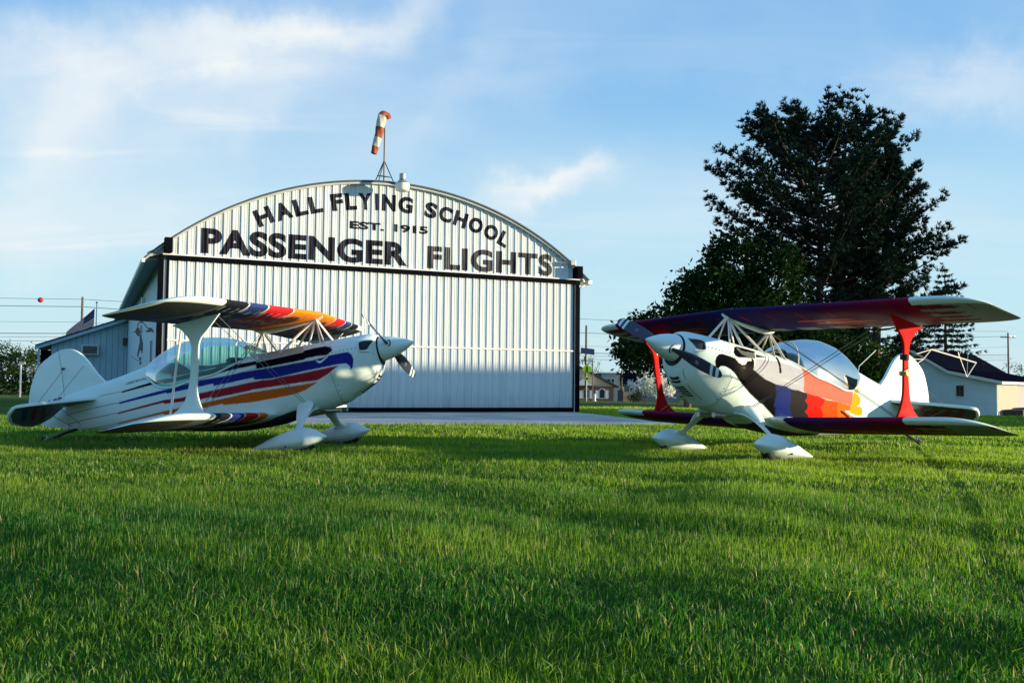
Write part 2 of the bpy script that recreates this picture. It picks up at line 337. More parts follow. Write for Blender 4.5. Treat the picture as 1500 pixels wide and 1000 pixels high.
# ------------------------------------------------------------------ grass
def grass():
    def field(y0, y1, dens, seg, wid, hmin, hmax, x_pad=2.0, keep=None):
        ys = []; xs = []
        A = 0.60 * (y1 * y1 - y0 * y0) + 2 * x_pad * (y1 - y0)
        n = int(dens * A)
        yy = np.sqrt(RNG.uniform(y0 * y0, y1 * y1, n)); hw = 0.60 * yy + x_pad
        xx = RNG.uniform(-1, 1, n) * hw
        return xx, yy
    allV = []; allF3 = []; allC = []; base = 0
    specs = [(2.1, 4.2, 9000, 3, 0.0026, 0.026, 0.064), (4.2, 7.5, 5600, 1, 0.0042, 0.028, 0.060), (7.5, 13.0, 2500, 1, 0.0068, 0.028, 0.056), (13.0, 24.0, 720, 1, 0.015, 0.035, 0.065), (24, 42, 130, 1, 0.034, 0.045, 0.08)]
    for (y0, y1, dens, seg, wid, hmin, hmax) in specs:
        x, y = field(y0, y1, dens, seg, wid, hmin, hmax)
        # keep off the concrete
        ax_ = (x - HO.x) * hd.x + (y - HO.y) * hd.y; ay_ = (x - HO.x) * hn.x + (y - HO.y) * hn.y
        edge = np.interp(x, [-15, -13, -6, -1.5, 3.7], [17, 16.6, 18.5, 19.85, 20.9]) + 0.10 * np.sin(6 * x) * np.sin(2.3 * x) + np.abs(RNG.normal(0, 0.12, len(x))) + .05
        right = 3.7 + (y - 20.9) * (hp(12.25, 0.4).x - 3.7) / (hp(12.25, 0.4).y - 20.9)
        k = ~((y > edge) & (x < right) & (x > -5.6 - (y - 18.6) * .86) & (ay_ < 0.3)) & ~((ax_ > -5) & (ax_ < 12.4) & (ay_ > -0.2) & (ay_ < 40))
        x, y = x[k], y[k]; n = len(x)
        pat = np.sin(1.3 * x + 0.9 * np.sin(0.8 * y)) * np.sin(1.1 * y + 0.7 * np.sin(1.4 * x)) * 0.5 + 0.5 * np.sin(3.1 * x + 1.7) * np.sin(2.7 * y + 0.4)
        cl = np.sin(9 * x + 3 * np.sin(5 * y)) * np.sin(8 * y + 2 * np.sin(7 * x))
        # thin patches and a faint wheel track
        track = np.abs(x - np.interp(y, [4.5, 6.66, 9, 13.7], [2.3, 3.2, 4.15, 5.75]) - .02 * np.sin(1.1 * y)) < 0.06
        thin = RNG.uniform(0, 1, n) < np.clip(0.25 + 0.9 * np.clip(-pat - 0.45, 0, 1), 0, 0.85)
        hh = RNG.uniform(hmin, hmax, n) * (1 + 0.38 * pat + 0.18 * cl)
        hh *= np.where(RNG.uniform(0, 1, n) < 0.13, 1.5, 1.0); hh *= np.where(track, 0.62, 1)
        k = ~thin | (RNG.uniform(0, 1, n) < 0.3)
        x, y, hh, pat = x[k], y[k], hh[k], pat[k]; n = len(x)
        z = gz(x, y)
        az = RNG.uniform(0, 2 * np.pi, n); lean = np.abs(RNG.normal(0, 0.34, n)) + 0.06; la = RNG.uniform(0, 2 * np.pi, n)
        w = wid * RNG.uniform(0.6, 1.3, n)
        ux, uy = np.cos(az) * w, np.sin(az) * w
        dx, dy = np.cos(la) * lean, np.sin(la) * lean
        # colour of each blade: fresh greens, some yellow-green, few straw-coloured seed heads
        pat2 = np.sin(.55 * x + 1.3 * np.sin(1.9 * y) + .4) * np.sin(1.5 * y + .6 * np.sin(.7 * x)) ; t = np.clip(RNG.normal(0.22, 0.17, n) + 0.26 * ss(4.0, 10.5, y) + 0.16 * pat + 0.22 * pat2 + 0.03 * np.clip(x, -6, 6), 0, 1)[:, None]
        c = (1 - t) * np.array([0.018, 0.110, 0.014]) + t * np.array([0.255, 0.350, 0.022])
        straw = RNG.uniform(0, 1, n) < 0.05; c[straw] = np.array([0.30, 0.27, 0.13]) * RNG.uniform(0.7, 1.1, (straw.sum(), 1))
        if seg == 1:
            V = np.empty((n, 3, 3)); 
            V[:, 0] = np.stack([x - ux, y - uy, z - 0.01], 1); V[:, 1] = np.stack([x + ux, y + uy, z - 0.01], 1)
            V[:, 2] = np.stack([x + dx * hh, y + dy * hh, z + hh * np.sqrt(np.clip(1 - lean ** 2 * 0.5, 0.3, 1))], 1)
            F = np.arange(n * 3).reshape(n, 3); C = np.repeat(c, 3, 0)
        else:
            V = np.empty((n, 5, 3)); m1 = 0.55
            V[:, 0] = np.stack([x - ux, y - uy, z - 0.01], 1); V[:, 1] = np.stack([x + ux, y + uy, z - 0.01], 1)
            mx, my, mz = x + dx * hh * 0.35, y + dy * hh * 0.35, z + hh * m1
            V[:, 2] = np.stack([mx - ux * 0.8, my - uy * 0.8, mz], 1); V[:, 3] = np.stack([mx + ux * 0.8, my + uy * 0.8, mz], 1)
            V[:, 4] = np.stack([x + dx * hh * 1.25, y + dy * hh * 1.25, z + hh * (1 - 0.35 * np.clip(lean, 0, 1.2))], 1)
            i = np.arange(n)[:, None] * 5
            F = np.concatenate([i + np.array([0, 1, 3]), i + np.array([0, 3, 2]), i + np.array([2, 3, 4])]); C = np.repeat(c, 5, 0)
        allV.append(V.reshape(-1, 3)); allF3.append(F + base); allC.append(C); base += len(C)
    me = np_mesh('grass', np.concatenate(allV), np.concatenate(allF3), np.concatenate(allC))
    m = bpy.data.materials.new('grass_blade'); m.use_nodes = True; t = m.node_tree; t.nodes.clear()
    o = t.nodes.new('ShaderNodeOutputMaterial'); at = t.nodes.new('ShaderNodeAttribute'); at.attribute_name = 'paint'
    d = t.nodes.new('ShaderNodeBsdfPrincipled'); d.inputs['Roughness'].default_value = 0.5; d.inputs['Specular IOR Level'].default_value = 0.35
    tr = t.nodes.new('ShaderNodeBsdfTranslucent'); s = t.nodes.new('ShaderNodeMixShader'); s.inputs[0].default_value = 0.45
    br = t.nodes.new('ShaderNodeMix'); br.data_type = 'RGBA'; br.blend_type = 'MULTIPLY'; br.inputs[0].default_value = 1; br.inputs[7].default_value = (1.45, 1.7, 0.7, 1)
    t.links.new(at.outputs['Color'], d.inputs['Base Color']); t.links.new(at.outputs['Color'], br.inputs[6]); t.links.new(br.outputs[2], tr.inputs[0])
    t.links.new(d.outputs[0], s.inputs[1]); t.links.new(tr.outputs[0], s.inputs[2]); t.links.new(s.outputs[0], o.inputs[0])
    g = link_mesh('grass', me, m)
    tag(g, 'short green lawn grass with pale seed heads', 'grass', kind='stuff')
grass()

# ------------------------------------------------------------------ hangar
white_sheet = M('white_sheet_metal', (0.58, 0.65, 0.68), 0.5, var=0.07, scale=2.6, spec=0.3, stretch=(1, 1, 0.35))
def panel_variation(m):
    # each sheet weathers a little differently; faint grime rises from the foot of the door
    t = m.node_tree; bs = t.nodes['Principled BSDF']; src = bs.inputs['Base Color'].links[0].from_socket
    oi = t.nodes.new('ShaderNodeObjectInfo'); co = t.nodes.new('ShaderNodeTexCoord'); geo = t.nodes.new('ShaderNodeNewGeometry')
    k = math_node(t, 'ADD', math_node(t, 'MULTIPLY', oi.outputs['Random'], 0.09), 0.93)
    sp_ = t.nodes.new('ShaderNodeSeparateXYZ'); t.links.new(geo.outputs['Position'], sp_.inputs[0])
    nz = t.nodes.new('ShaderNodeTexNoise'); nz.inputs['Scale'].default_value = 2.2; nz.inputs['Detail'].default_value = 6
    mp = t.nodes.new('ShaderNodeMapping'); mp.inputs['Scale'].default_value = (2.5, 2.5, .5); t.links.new(geo.outputs['Position'], mp.inputs[0]); t.links.new(mp.outputs[0], nz.inputs['Vector'])
    gr = t.nodes.new('ShaderNodeMapRange'); gr.inputs['From Min'].default_value = 0.9; gr.inputs['From Max'].default_value = 0.1; gr.inputs['To Min'].default_value = 0.0; gr.inputs['To Max'].default_value = 0.40
    t.links.new(sp_.outputs['Z'], gr.inputs['Value'])
    dirt = math_node(t, 'MULTIPLY', gr.outputs[0], nz.outputs['Fac'])
    st = t.nodes.new('ShaderNodeMapRange'); st.inputs['From Min'].default_value = 0.60; st.inputs['From Max'].default_value = 0.80; st.inputs['To Max'].default_value = 0.12
    t.links.new(nz.outputs['Fac'], st.inputs['Value'])
    f = math_node(t, 'SUBTRACT', math_node(t, 'SUBTRACT', k, dirt), st.outputs[0])
    mx = t.nodes.new('ShaderNodeMix'); mx.data_type = 'RGBA'; mx.blend_type = 'MULTIPLY'; mx.inputs[0].default_value = 1
    t.links.new(src, mx.inputs[6]); t.links.new(f, mx.inputs[7]); t.links.new(mx.outputs[2], bs.inputs['Base Color'])
panel_variation(white_sheet)
black_trim = M('black_trim', (0.0035, 0.0042, 0.0075), 0.8, var=0.2, spec=0.02)
roof_m = M('roof_sheet', (0.06, 0.075, 0.09), 0.5, var=0.12, scale=1.5)
white_trim = M('white_trim', (0.72, 0.73, 0.72), 0.5, var=0.06)
board_m = M('pale_blue_board', (0.30, 0.47, 0.56), 0.6, var=0.08, scale=3, stretch=(6, 6, 0.6), bump=0.1)
plain_wall = M('pale_side_wall', (0.44, 0.62, 0.70), 0.6, var=0.05)
letter_m = M('black_letter_paint', (0.024, 0.024, 0.034), 0.85, var=0.95, scale=1.0, stretch=(26, 26, 1.2), spec=.05)
dark_glass = M('dark_window', (0.02, 0.025, 0.03), 0.12, var=0.2)
grey_metal = M('grey_metal', (0.35, 0.36, 0.37), 0.4, metal=0.6)

hangar = thing('hangar', 'white ribbed metal hangar with arched roof and painted lettering above a wide closed door', 'hangar', HO, HT)
PITCH = HW / 53
BRK = [0, .010, .042, .052, .096, .102, .114, .120, .164, .170, .182, .188]
HGT = [0, .026, .026, 0, 0, .006, .006, 0, 0, .006, .006, 0]
BRK = [q * PITCH / 0.2285 for q in BRK]
def rib(x):
    return np.interp(np.mod(x, PITCH), BRK + [PITCH], HGT + [0])
RA, ZA, XA = 9.79, 6.67, 6.04
def arch(x): return ZA - RA + math.sqrt(max(0.01, RA * RA - (x - XA) ** 2))
def rib_strip(i, z0, zfun, y0=0.0, name='wall_panel', xshift=0.0):
    b = MB(); xs = [q + i * PITCH for q in BRK] + [(i + 1) * PITCH]; hs = HGT + [0]
    n = len(xs); vs = []
    for x, h in zip(xs, hs): vs.append((x, y0 - h, z0))
    for x, h in zip(xs, hs): vs.append((x, y0 - h, zfun(x)))
    fs = [(k, k + 1, k + 1 + n, k + n) for k in range(n - 1)]
    b.add(vs, fs)
    return b.build(name, white_sheet, None)
def part(o, p): o.parent = p; return o
for i in range(53):
    part(rib_strip(i, 4.205, lambda x: min(arch(x), 9) - 0.03, name='gable_panel'), hangar)
# edge pieces beyond the door posts, under the eaves
b = MB(); b.prism([(-0.55, 4.24), (-0.002, 4.24), (-0.002, arch(0) - 0.04), (-0.5, arch(-0.5) - 0.04)], 0.0, 0.06, 1); b.build('gable_end_panel', white_sheet, hangar)
b = MB(); b.prism([(HW + 0.002, 4.24), (HW + 0.42, 4.24), (HW + 0.38, arch(HW + 0.38) - 0.04), (HW + 0.002, arch(HW) - 0.04)], 0.0, 0.06, 1); b.build('gable_end_panel', white_sheet, hangar)
# bifold door: two leaves of ribbed panels
door = bpy.data.objects.new('hangar_door', None); COL.objects.link(door); door.parent = hangar
upper_mesh = None
for leaf, (z0, z1) in enumerate(((0.17, 1.925), (1.965, 4.06))):
    first = None
    for i in range(53):
        if first is None:
            first = rib_strip(0, z0, lambda x: z1, name='door_panel'); o = first
        else:
            o = first.copy(); COL.objects.link(o); o.location.x = i * PITCH
        o.parent = door
b = MB(); b.box(0, HW, -0.045, 0.02, 1.925, 1.965); b.build('hinge_rail', white_trim, door)
b = MB(); b.box(0, HW, -0.05, 0.03, 0.02, 0.17); b.build('bottom_seal', black_trim, door)
b = MB(); b.box(-0.03, HW + 0.03, -0.075, 0.03, 4.062, 4.19); b.build('header_beam', black_trim, hangar)
b = MB(); b.box(-0.16, HW + 0.2, -0.09, 0.03, 4.19, 4.222); b.build('header_flashing', white_trim, hangar)
b = MB(); b.box(-0.27, -0.13, -0.06, 0.06, 0, 4.19); b.box(-0.06, 0.0, -0.05, 0.06, 0, 4.06); b.build('corner_post', black_trim, hangar)
b = MB(); b.box(-0.13, -0.06, -0.03, 0.06, 0, 4.06); b.build('door_track', grey_metal, hangar)
b = MB(); b.box(HW + 0.07, HW + 0.22, -0.06, 0.06, 0, 4.15); b.box(HW, HW + 0.03, -0.05, 0.06, 0, 4.06); b.build('corner_post', black_trim, hangar)
b = MB(); b.box(HW + 0.03, HW + 0.07, -0.03, 0.06, 0, 4.06); b.build('door_track', white_trim, hangar)
# pulley boxes at both ends of the header, their rods
b = MB(); b.box(-0.14, 0.06, -0.36, -0.02, 4.24, 4.62); b.build('pulley_box', black_trim, hangar, bevel=0.01)
b = MB(); b.box(HW - 0.03, HW + 0.16, -0.36, -0.02, 4.24, 4.60); b.build('pulley_box', black_trim, hangar, bevel=0.01)
b = MB(); b.tube([(HW - 0.75, -0.2, 4.70), (HW - 0.05, -0.2, 4.70)], 0.012, 6); b.box(HW - 0.22, HW - 0.06, -0.28, -0.12, 4.63, 4.78); b.build('door_motor', grey_metal, hangar, bevel=0.01)
b = MB(); b.tube([(HW + 0.28, -0.08, 4.22), (HW + 0.36, -0.08, 4.16), (HW + 0.36, -0.08, 4.04), (HW + 0.26, -0.08, 3.98), (HW + 0.18, -0.06, 4.0)], 0.035, 8); b.build('downspout', white_trim, hangar, True)
# body behind: side walls, back wall, vaulted roof
b = MB(); b.box(-0.15, -0.07, 0.06, 34, 0, 4.25); b.build('side_wall', plain_wall, hangar)
b = MB(); b.box(HW + 0.12, HW + 0.2, 0.06, 34, 0, 4.25); b.build('side_wall', plain_wall, hangar)
b = MB(); b.box(0, HW, 33.9, 34, 0, 4.25); b.build('back_wall', plain_wall, hangar)
b = MB(); b.box(0, HW, 0.10, 0.14, 0.02, 4.3); b.build('door_backing', black_trim, hangar)
xs = np.linspace(-0.62, HW + 0.50, 41)
prof = [(x, arch(x)) for x in xs] + [(x, arch(x) + 0.05) for x in xs[::-1]]
rv = []; rf = []
for yy in (-0.16, 34.1):
    rv += [(x, yy, z) for x, z in prof]
n = len(prof); h = len(xs)
rf = [(i, i + 1, i + 1 + n, i + n) for i in range(n - 1)] + [(n - 1, 0, n, 2 * n - 1)]
rf += [(i, n - 1 - i, n - 2 - i, i + 1) for i in range(h - 1)] + [(i + n, i + 1 + n, n - 2 - i + n, n - 1 - i + n) for i in range(h - 1)]
MB().add(rv, rf).build('roof', roof_m, hangar)
b = MB()
lo = [(x, arch(x) - 0.055) for x in xs]; hi = [(x, arch(x) - 0.004) for x in xs]
for i in range(h - 1):
    b.add([(lo[i][0], -0.13, lo[i][1]), (lo[i + 1][0], -0.13, lo[i + 1][1]), (hi[i + 1][0], -0.13, hi[i + 1][1]), (hi[i][0], -0.13, hi[i][1])], [(0, 1, 2, 3)])
    b.add([(lo[i][0], -0.13, lo[i][1]), (lo[i + 1][0], -0.13, lo[i + 1][1]), (lo[i + 1][0], -0.005, lo[i + 1][1]), (lo[i][0], -0.005, lo[i][1])], [(3, 2, 1, 0)])
b.build('eave_trim', M('rake_trim', (0.42, 0.47, 0.49), 0.5), hangar)
# soffits and gutters along both eaves
b = MB(); b.add([(-0.62, -0.12, arch(-0.62) - 0.02), (-0.15, -0.12, 4.10), (-0.15, 34, 4.10), (-0.62, 34, arch(-0.62) - 0.02)], [(0, 1, 2, 3)]); b.build('soffit', M('soffit_paint', (0.22, 0.26, 0.30), 0.6), hangar)
b = MB(); b.box(-0.68, -0.60, -0.14, 34, arch(-0.62) - 0.10, arch(-0.62) + 0.01); b.build('gutter', white_trim, hangar)
b = MB(); b.box(HW + 0.46, HW + 0.60, -0.16, 34, arch(HW + 0.5) - 0.10, arch(HW + 0.5) + 0.02); b.build('gutter', white_trim, hangar)
# lamp on a short arm above the lettering
lamp = bpy.data.objects.new('gable_lamp', None); COL.objects.link(lamp); lamp.parent = hangar; lamp.location = (6.2, -0.62, 6.52)
def lathe(prof, n=20):
    rings = [[(r * math.cos(2 * math.pi * j / n), r * math.sin(2 * math.pi * j / n), z) for j in range(n)] for r, z in prof]
    return MB().loft(rings)
lathe([(0.05, 0.36), (0.09, 0.34), (0.09, 0.20), (0.07, 0.18), (0.12, 0.14), (0.20, 0.06)]).build('lamp_housing', grey_metal, lamp, True)
lathe([(0.20, 0.06), (0.21, 0.0), (0.19, -0.14), (0.12, -0.17), (0.01, -0.17)]).build('lamp_globe', M('prismatic_lens', (0.80, 0.76, 0.62), 0.25, var=0.1), lamp, True)
MB().tube([(0, 0, 0.30), (0, 0.3, 0.22), (0, 0.61, 0.04)], 0.02, 8).build('lamp_arm', grey_metal, lamp, True)

# lettering painted on the ribs
def text_mesh(s, bold=0.03, gap=1.0):
    cu = bpy.data.curves.new('lettering', 'FONT'); cu.body = s; cu.size = 1.0; cu.offset = bold; cu.resolution_u = 6; cu.space_character = gap
    o = bpy.data.objects.new('lettering', cu); COL.objects.link(o)
    dg = bpy.context.evaluated_depsgraph_get(); dg.update()
    me = bpy.data.meshes.new_from_object(o.evaluated_get(dg)); bpy.data.objects.remove(o); bpy.data.curves.remove(cu)
    return me
RIBX = sorted({round(q + k * PITCH, 5) for k in range(-1, 55) for q in BRK})
letter_faded = M('faded_letter_paint', (0.070, 0.068, 0.075), 0.85, var=0.9, scale=1.0, stretch=(26, 26, 1.2), spec=.05)
def place_text(s, name, fx, bold=0.03, gap=1.0):
    """fx maps normalised (u 0..1, v 0..1) of the text box to (x, z) on the wall"""
    me = text_mesh(s, bold, gap); bm = bmesh.new(); bm.from_mesh(me)
    xs_ = [v.co.x for v in bm.verts]; ys_ = [v.co.y for v in bm.verts]
    x0, x1, y0, y1 = min(xs_), max(xs_), min(ys_), max(ys_)
    for v in bm.verts:
        x, z = fx((v.co.x - x0) / (x1 - x0), (v.co.y - y0) / (y1 - y0)); v.co = (x, 0, z)
    a, c = min(v.co.x for v in bm.verts), max(v.co.x for v in bm.verts)
    for q in RIBX:
        if a < q < c:
            bmesh.ops.bisect_plane(bm, geom=bm.verts[:] + bm.edges[:] + bm.faces[:], plane_co=(q, 0, 0), plane_no=(1, 0, 0))
    for v in bm.verts: v.co.y = -float(rib(v.co.x)) - 0.004
    for f in bm.faces:
        f.normal_update()
    bmesh.ops.recalc_face_normals(bm, faces=bm.faces)
    m2 = bpy.data.meshes.new(name); bm.to_mesh(m2); bm.free(); bpy.data.meshes.remove(me)
    return link_mesh(name, m2, letter_faded if s == 'FLIGHTS' else letter_m, hangar)
place_text('PASSENGER', 'painted_lettering', lambda u, v: (0.795 + u * 5.78, 4.293 + v * 0.70), 0.044, 1.06)
place_text('FLIGHTS', 'painted_lettering', lambda u, v: (7.195 + u * 4.13, 4.27 + v * 0.68), 0.044, 1.12)
place_text('EST.', 'painted_lettering', lambda u, v: (4.84 + u * 1.02, 5.275 + v * 0.225), 0.045)
place_text('1915', 'painted_lettering', lambda u, v: (6.16 + u * 1.04, 5.275 + v * 0.235), 0.045)
ACX, ACZ, ACR = 5.93, 5.87 - 9.0, 9.0
ADV = dict(H=.72, A=.70, L=.56, F=.60, Y=.68, I=.32, N=.72, G=.76, S=.66, C=.72, O=.78)
def arc_word(w, xa, xb, hgt):
    aa, ab = math.asin((xa - ACX) / ACR), math.asin((xb - ACX) / ACR)
    tot = sum(ADV[c] for c in w); p = 0
    for c in w:
        wd = ADV[c] / tot * (ab - aa) * ACR; th = aa + (p + ADV[c] / 2) / tot * (ab - aa); p += ADV[c]
        lw = wd * (0.50 if c == 'I' else 0.87)
        cx_, cz_ = ACX + ACR * math.sin(th), ACZ + ACR * math.cos(th)
        tl = th * 1.15
        place_text(c, 'painted_lettering', lambda u, v: (cx_ + (u - .5) * lw * math.cos(tl) + v * hgt * math.sin(tl), cz_ - (u - .5) * lw * math.sin(tl) + v * hgt * math.cos(tl)), 0.05)
arc_word('HALL', 2.28, 4.12, 0.48); arc_word('FLYING', 4.31, 6.74, 0.49); arc_word('SCHOOL', 7.03, 9.72, 0.47)

# mural, lamp and vents on the side wall (a figure holding up a model)
mural = M('mural_paint', (0.03, 0.035, 0.06), 0.7, var=0.3)
b = MB()
def side_poly(pts):
    b.add([(-0.156, y, z) for y, z in pts], [tuple(range(len(pts)))])
side_poly([(14.8, 2.84), (17.95, 2.99), (14.83, 2.89), (13.82, 2.94), (12.51, 2.93), (11.33, 2.81), (10.98, 2.7), (9.01, 2.58), (10.94, 2.64), (11.36, 2.54), (12.63, 2.59), (14.05, 2.75)])
side_poly([(11.06, 2.54), (10.11, 2.59), (9.43, 2.35), (8.65, 2.18), (8.7, 1.98), (8.87, 1.8), (10.19, 2.0), (11.13, 1.9), (12.13, 1.73), (12.61, 1.88), (11.83, 2.08), (11.03, 2.26)])
side_poly([(7.67, 2.54), (6.15, 2.51), (5.18, 2.5), (4.23, 2.49), (3.12, 2.36), (3.08, 2.27), (3.97, 2.35), (5.65, 2.41)])
side_poly([(10.62, 1.74), (9.64, 1.72), (9.38, 1.64), (10.14, 1.6), (9.31, 1.51), (9.89, 1.45), (11.08, 1.49), (10.34, 1.54), (10.73, 1.62), (11.12, 1.69)])
side_poly([(10.8, 3.11), (9.08, 3.01), (9.3, 2.92), (10.67, 3.0)])
side_poly([(4.65, 2.08), (3.53, 2.07), (3.52, 2.05), (4.47, 2.04)])
side_poly([(4.48, 2.06), (4.11, 2.05), (4.01, 1.39), (4.42, 1.4)])
side_poly([(3.76, 2.06), (3.56, 2.05), (3.53, 1.38), (3.73, 1.38)])
side_poly([(13.34, 2.91), (12.8, 2.88), (12.26, 3.04), (10.74, 3.01), (9.13, 2.9), (7.4, 2.69), (6.17, 2.55), (4.21, 2.45), (4.22, 2.48), (6.05, 2.58), (7.07, 2.7), (8.87, 2.92), (10.88, 3.06), (12.79, 3.09)])
side_poly([(18.11, 1.99), (17.92, 1.96), (11.43, 1.58), (11.31, 1.6)])
side_poly([(10.75, 2.92), (10.39, 2.9), (10.08, 2.52), (10.43, 2.54)])
side_poly([(9.93, 2.87), (9.64, 2.86), (9.43, 2.55), (9.71, 2.57)])
b.build('mural', mural, hangar)
b = MB(); b.box(-0.26, -0.152, 8.2, 8.6, 3.36, 3.72); b.build('wall_lamp', white_trim, hangar, bevel=0.02)
b = MB(); b.box(-0.17, -0.152, 9.5, 9.8, 3.85, 3.95); b.box(-0.17, -0.152, 9.6, 9.9, 3.5, 3.6); b.build('wall_vent', black_trim, hangar)

# windsock on the ridge
ws = thing('windsock', 'limp red and white striped windsock on a tripod mast on the hangar ridge', 'windsock', hp(6.18, 1.2, arch(6.18) + 0.05), HT)
dk = M('dark_steel', (0.05, 0.05, 0.055), 0.5, metal=0.3)
MB().tube([(0, 0, 0), (0, 0, 2.24)], 0.022, 8).build('mast', dk, ws, True)
for a in (200, 225, 345):
    p = (0.42 * math.cos(R(a)), 0.42 * math.sin(R(a)), 0.0)
    MB().tube([p, (0, 0, 0.92)], 0.017, 6).build('tripod_leg', dk, ws, True)
b = MB(); q = [(0.23 * math.cos(R(a)), 0.23 * math.sin(R(a)), 0.41) for a in (200, 225, 345)]
for i in range(3): b.tube([q[i], q[(i + 1) % 3]], 0.013, 6)
b.build('tripod_brace', dk, ws, True)
b = MB(); b.tube([(0.02 + 0.14 * math.cos(t), 0.14 * math.sin(t), 2.25 + 0.04 * math.cos(t)) for t in np.linspace(0, 2 * np.pi, 17)], 0.012, 6); b.build('sock_ring', dk, ws, True)
sock_r = M('sock_red', (0.24, 0.065, 0.035), 0.8, var=0.2, scale=6); sock_w = M('sock_white', (0.46, 0.46, 0.42), 0.8, var=0.12, scale=6)
cp = [(0.10, 0, 2.20), (0.06, -0.02, 2.30), (-0.04, -0.03, 2.31), (-0.10, -0.04, 2.26), (-0.13, -0.05, 2.06), (-0.17, -0.05, 1.84), (-0.21, -0.06, 1.64), (-0.26, -0.06, 1.44), (-0.31, -0.06, 1.24), (-0.35, -0.06, 1.08)]
cr = [0.11, 0.12, 0.13, 0.14, 0.135, 0.128, 0.118, 0.11, 0.10, 0.09]
def sock_seg(i0, i1, mat):
    P = np.array(cp); t = np.linspace(i0, i1, 7); rings = []
    for tt in t:
        p = [np.interp(tt, range(len(cp)), P[:, k]) for k in range(3)]; r = np.interp(tt, range(len(cp)), cr)
        t0 = [np.interp(min(tt + .4, 9), range(len(cp)), P[:, k]) - np.interp(max(tt - .4, 0), range(len(cp)), P[:, k]) for k in range(3)]
        d = Vector(t0).normalized(); u = d.cross(Vector((0, 1, 0))).normalized(); w = d.cross(u)
        rings.append([Vector(p) + u * (r * (1 + .08 * math.sin(5 * a + 2.3 * tt)) * math.cos(a)) + w * (r * (0.75 + .1 * math.sin(4 * a + tt * 3)) * math.sin(a)) for a in np.linspace(0, 2 * np.pi, 22, endpoint=False)])
    MB().loft(rings, caps=False).build('sock_band', mat, ws, True)
for (a, c, mm) in ((0, 3.0, sock_r), (3.0, 4.7, sock_w), (4.7, 6.3, sock_r), (6.3, 7.7, sock_w), (7.7, 9, sock_r)): sock_seg(a, c, mm)

# ------------------------------------------------------------------ annex
AY = 22.49
annex = thing('annex', 'low pale blue board lean-to annex built against the side of the hangar', 'building', hp(-4.0, AY), HT)
def roofz(x): return 3.84 + (x + 0.305) * (3.84 - 2.45) / (4.0 - 0.305)      # x in hangar frame
bw = 0.262
k = 0; x = -3.44
boards = []
while x < -0.17:
    x1 = min(x + bw, -0.165); bb = MB()
    bb.add([(x + .006 + 4, 0, 0), (x1 - .006 + 4, 0, 0), (x1 - .006 + 4, 0, roofz(x1) - .05), (x + .006 + 4, 0, roofz(x) - .05), (x + .006 + 4, .03, 0), (x1 - .006 + 4, .03, 0), (x1 - .006 + 4, .03, roofz(x1) - .05), (x + .006 + 4, .03, roofz(x) - .05)],
           [(0, 1, 2, 3), (7, 6, 5, 4), (0, 3, 7, 4), (1, 5, 6, 2), (0, 4, 5, 1), (3, 2, 6, 7)])
    o = bb.build('wall_board', board_m, annex); o.location.y = -0.004 * (k % 3); x = x1; k += 1
b = MB(); b.prism([(0.54, 0), (3.84, 0), (3.84, roofz(-.16) - .06), (0.54, roofz(-3.46) - .06)], 0.032, 0.12, 1); b.build('back_panel', black_trim, annex)
b = MB(); b.box(0.56, 0.62, 0.12, 8, 0, 2.5); b.build('end_wall', board_m, annex)
b = MB(); b.prism([(-0.1, roofz(-4.1)), (3.9, roofz(-0.1)), (3.9, roofz(-0.1) + .09), (-0.1, roofz(-4.1) + .09)], -0.25, 8.2, 1); b.build('roof', M('annex_roof', (0.05, 0.055, 0.06), 0.7), annex)
b = MB(); b.prism([(-0.12, roofz(-4.12) - .14), (3.82, roofz(-0.18) - .14), (3.82, roofz(-0.18) - .005), (-0.12, roofz(-4.12) - .005)], -0.29, -0.252, 1); b.build('fascia', board_m, annex)
b = MB(); b.box(0.0, 0.1, -0.2, -0.1, 0, 2.3); b.build('porch_post', board_m, annex)
b = MB(); b.box(0.0, 0.54, 3.0, 3.1, 0, 2.35); b.build('porch_back', black_trim, annex)
ac = bpy.data.objects.new('air_conditioner', None); COL.objects.link(ac); ac.parent = annex; ac.location = (1.83, -0.012, 2.08)
b = MB(); b.box(0, 0.75, -0.32, 0, 0, 0.47); b.build('ac_case', M('ac_case', (0.50, 0.52, 0.52), 0.5), ac, bevel=0.015)
b = MB()
for i in range(7): b.box(0.07, 0.68, -0.335, -0.321, 0.06 + i * 0.052, 0.06 + i * 0.052 + 0.038)
b.build('ac_grille', M('dark_grille', (0.03, 0.035, 0.045), 0.5), ac)
b = MB(); b.box(3.63, 3.93, -0.26, -0.012, 2.58, 2.92); b.build('meter_box', M('meter_box', (0.045, 0.05, 0.06), 0.5), annex, bevel=0.015)

# ------------------------------------------------------------------ aircraft
PAINT = paint_mat()
WHITE = np.array([0.62, 0.76, 0.76])
white_p = M('white_enamel', (0.62, 0.76, 0.76), 0.35, var=0.04, coat=0.35)
red_p = M('red_enamel', (0.50, 0.006, 0.007), 0.5, var=0.06, coat=0.02, spec=.02)
tube_p = M('pale_tube_enamel', (0.66, 0.66, 0.62), 0.35, var=0.05, coat=0.3)
wire_m = M('bracing_wire_steel', (0.20, 0.21, 0.22), 0.35, metal=0.7)
rubber = M('tyre_rubber', (0.02, 0.02, 0.02), 0.85, var=0.25)
blade_m = M('propeller_slate', (0.022, 0.028, 0.055), 0.4, var=0.12, coat=0.15)
dark_in = M('dark_interior', (0.025, 0.027, 0.032), 0.7, var=0.3)
steel = M('exhaust_steel', (0.45, 0.42, 0.38), 0.3, metal=0.8)
glassL = glass_mat('canopy_glass_pale', (0.50, 0.80, 0.78), 0.7, 0.14, (0.20, 0.55, 0.52))
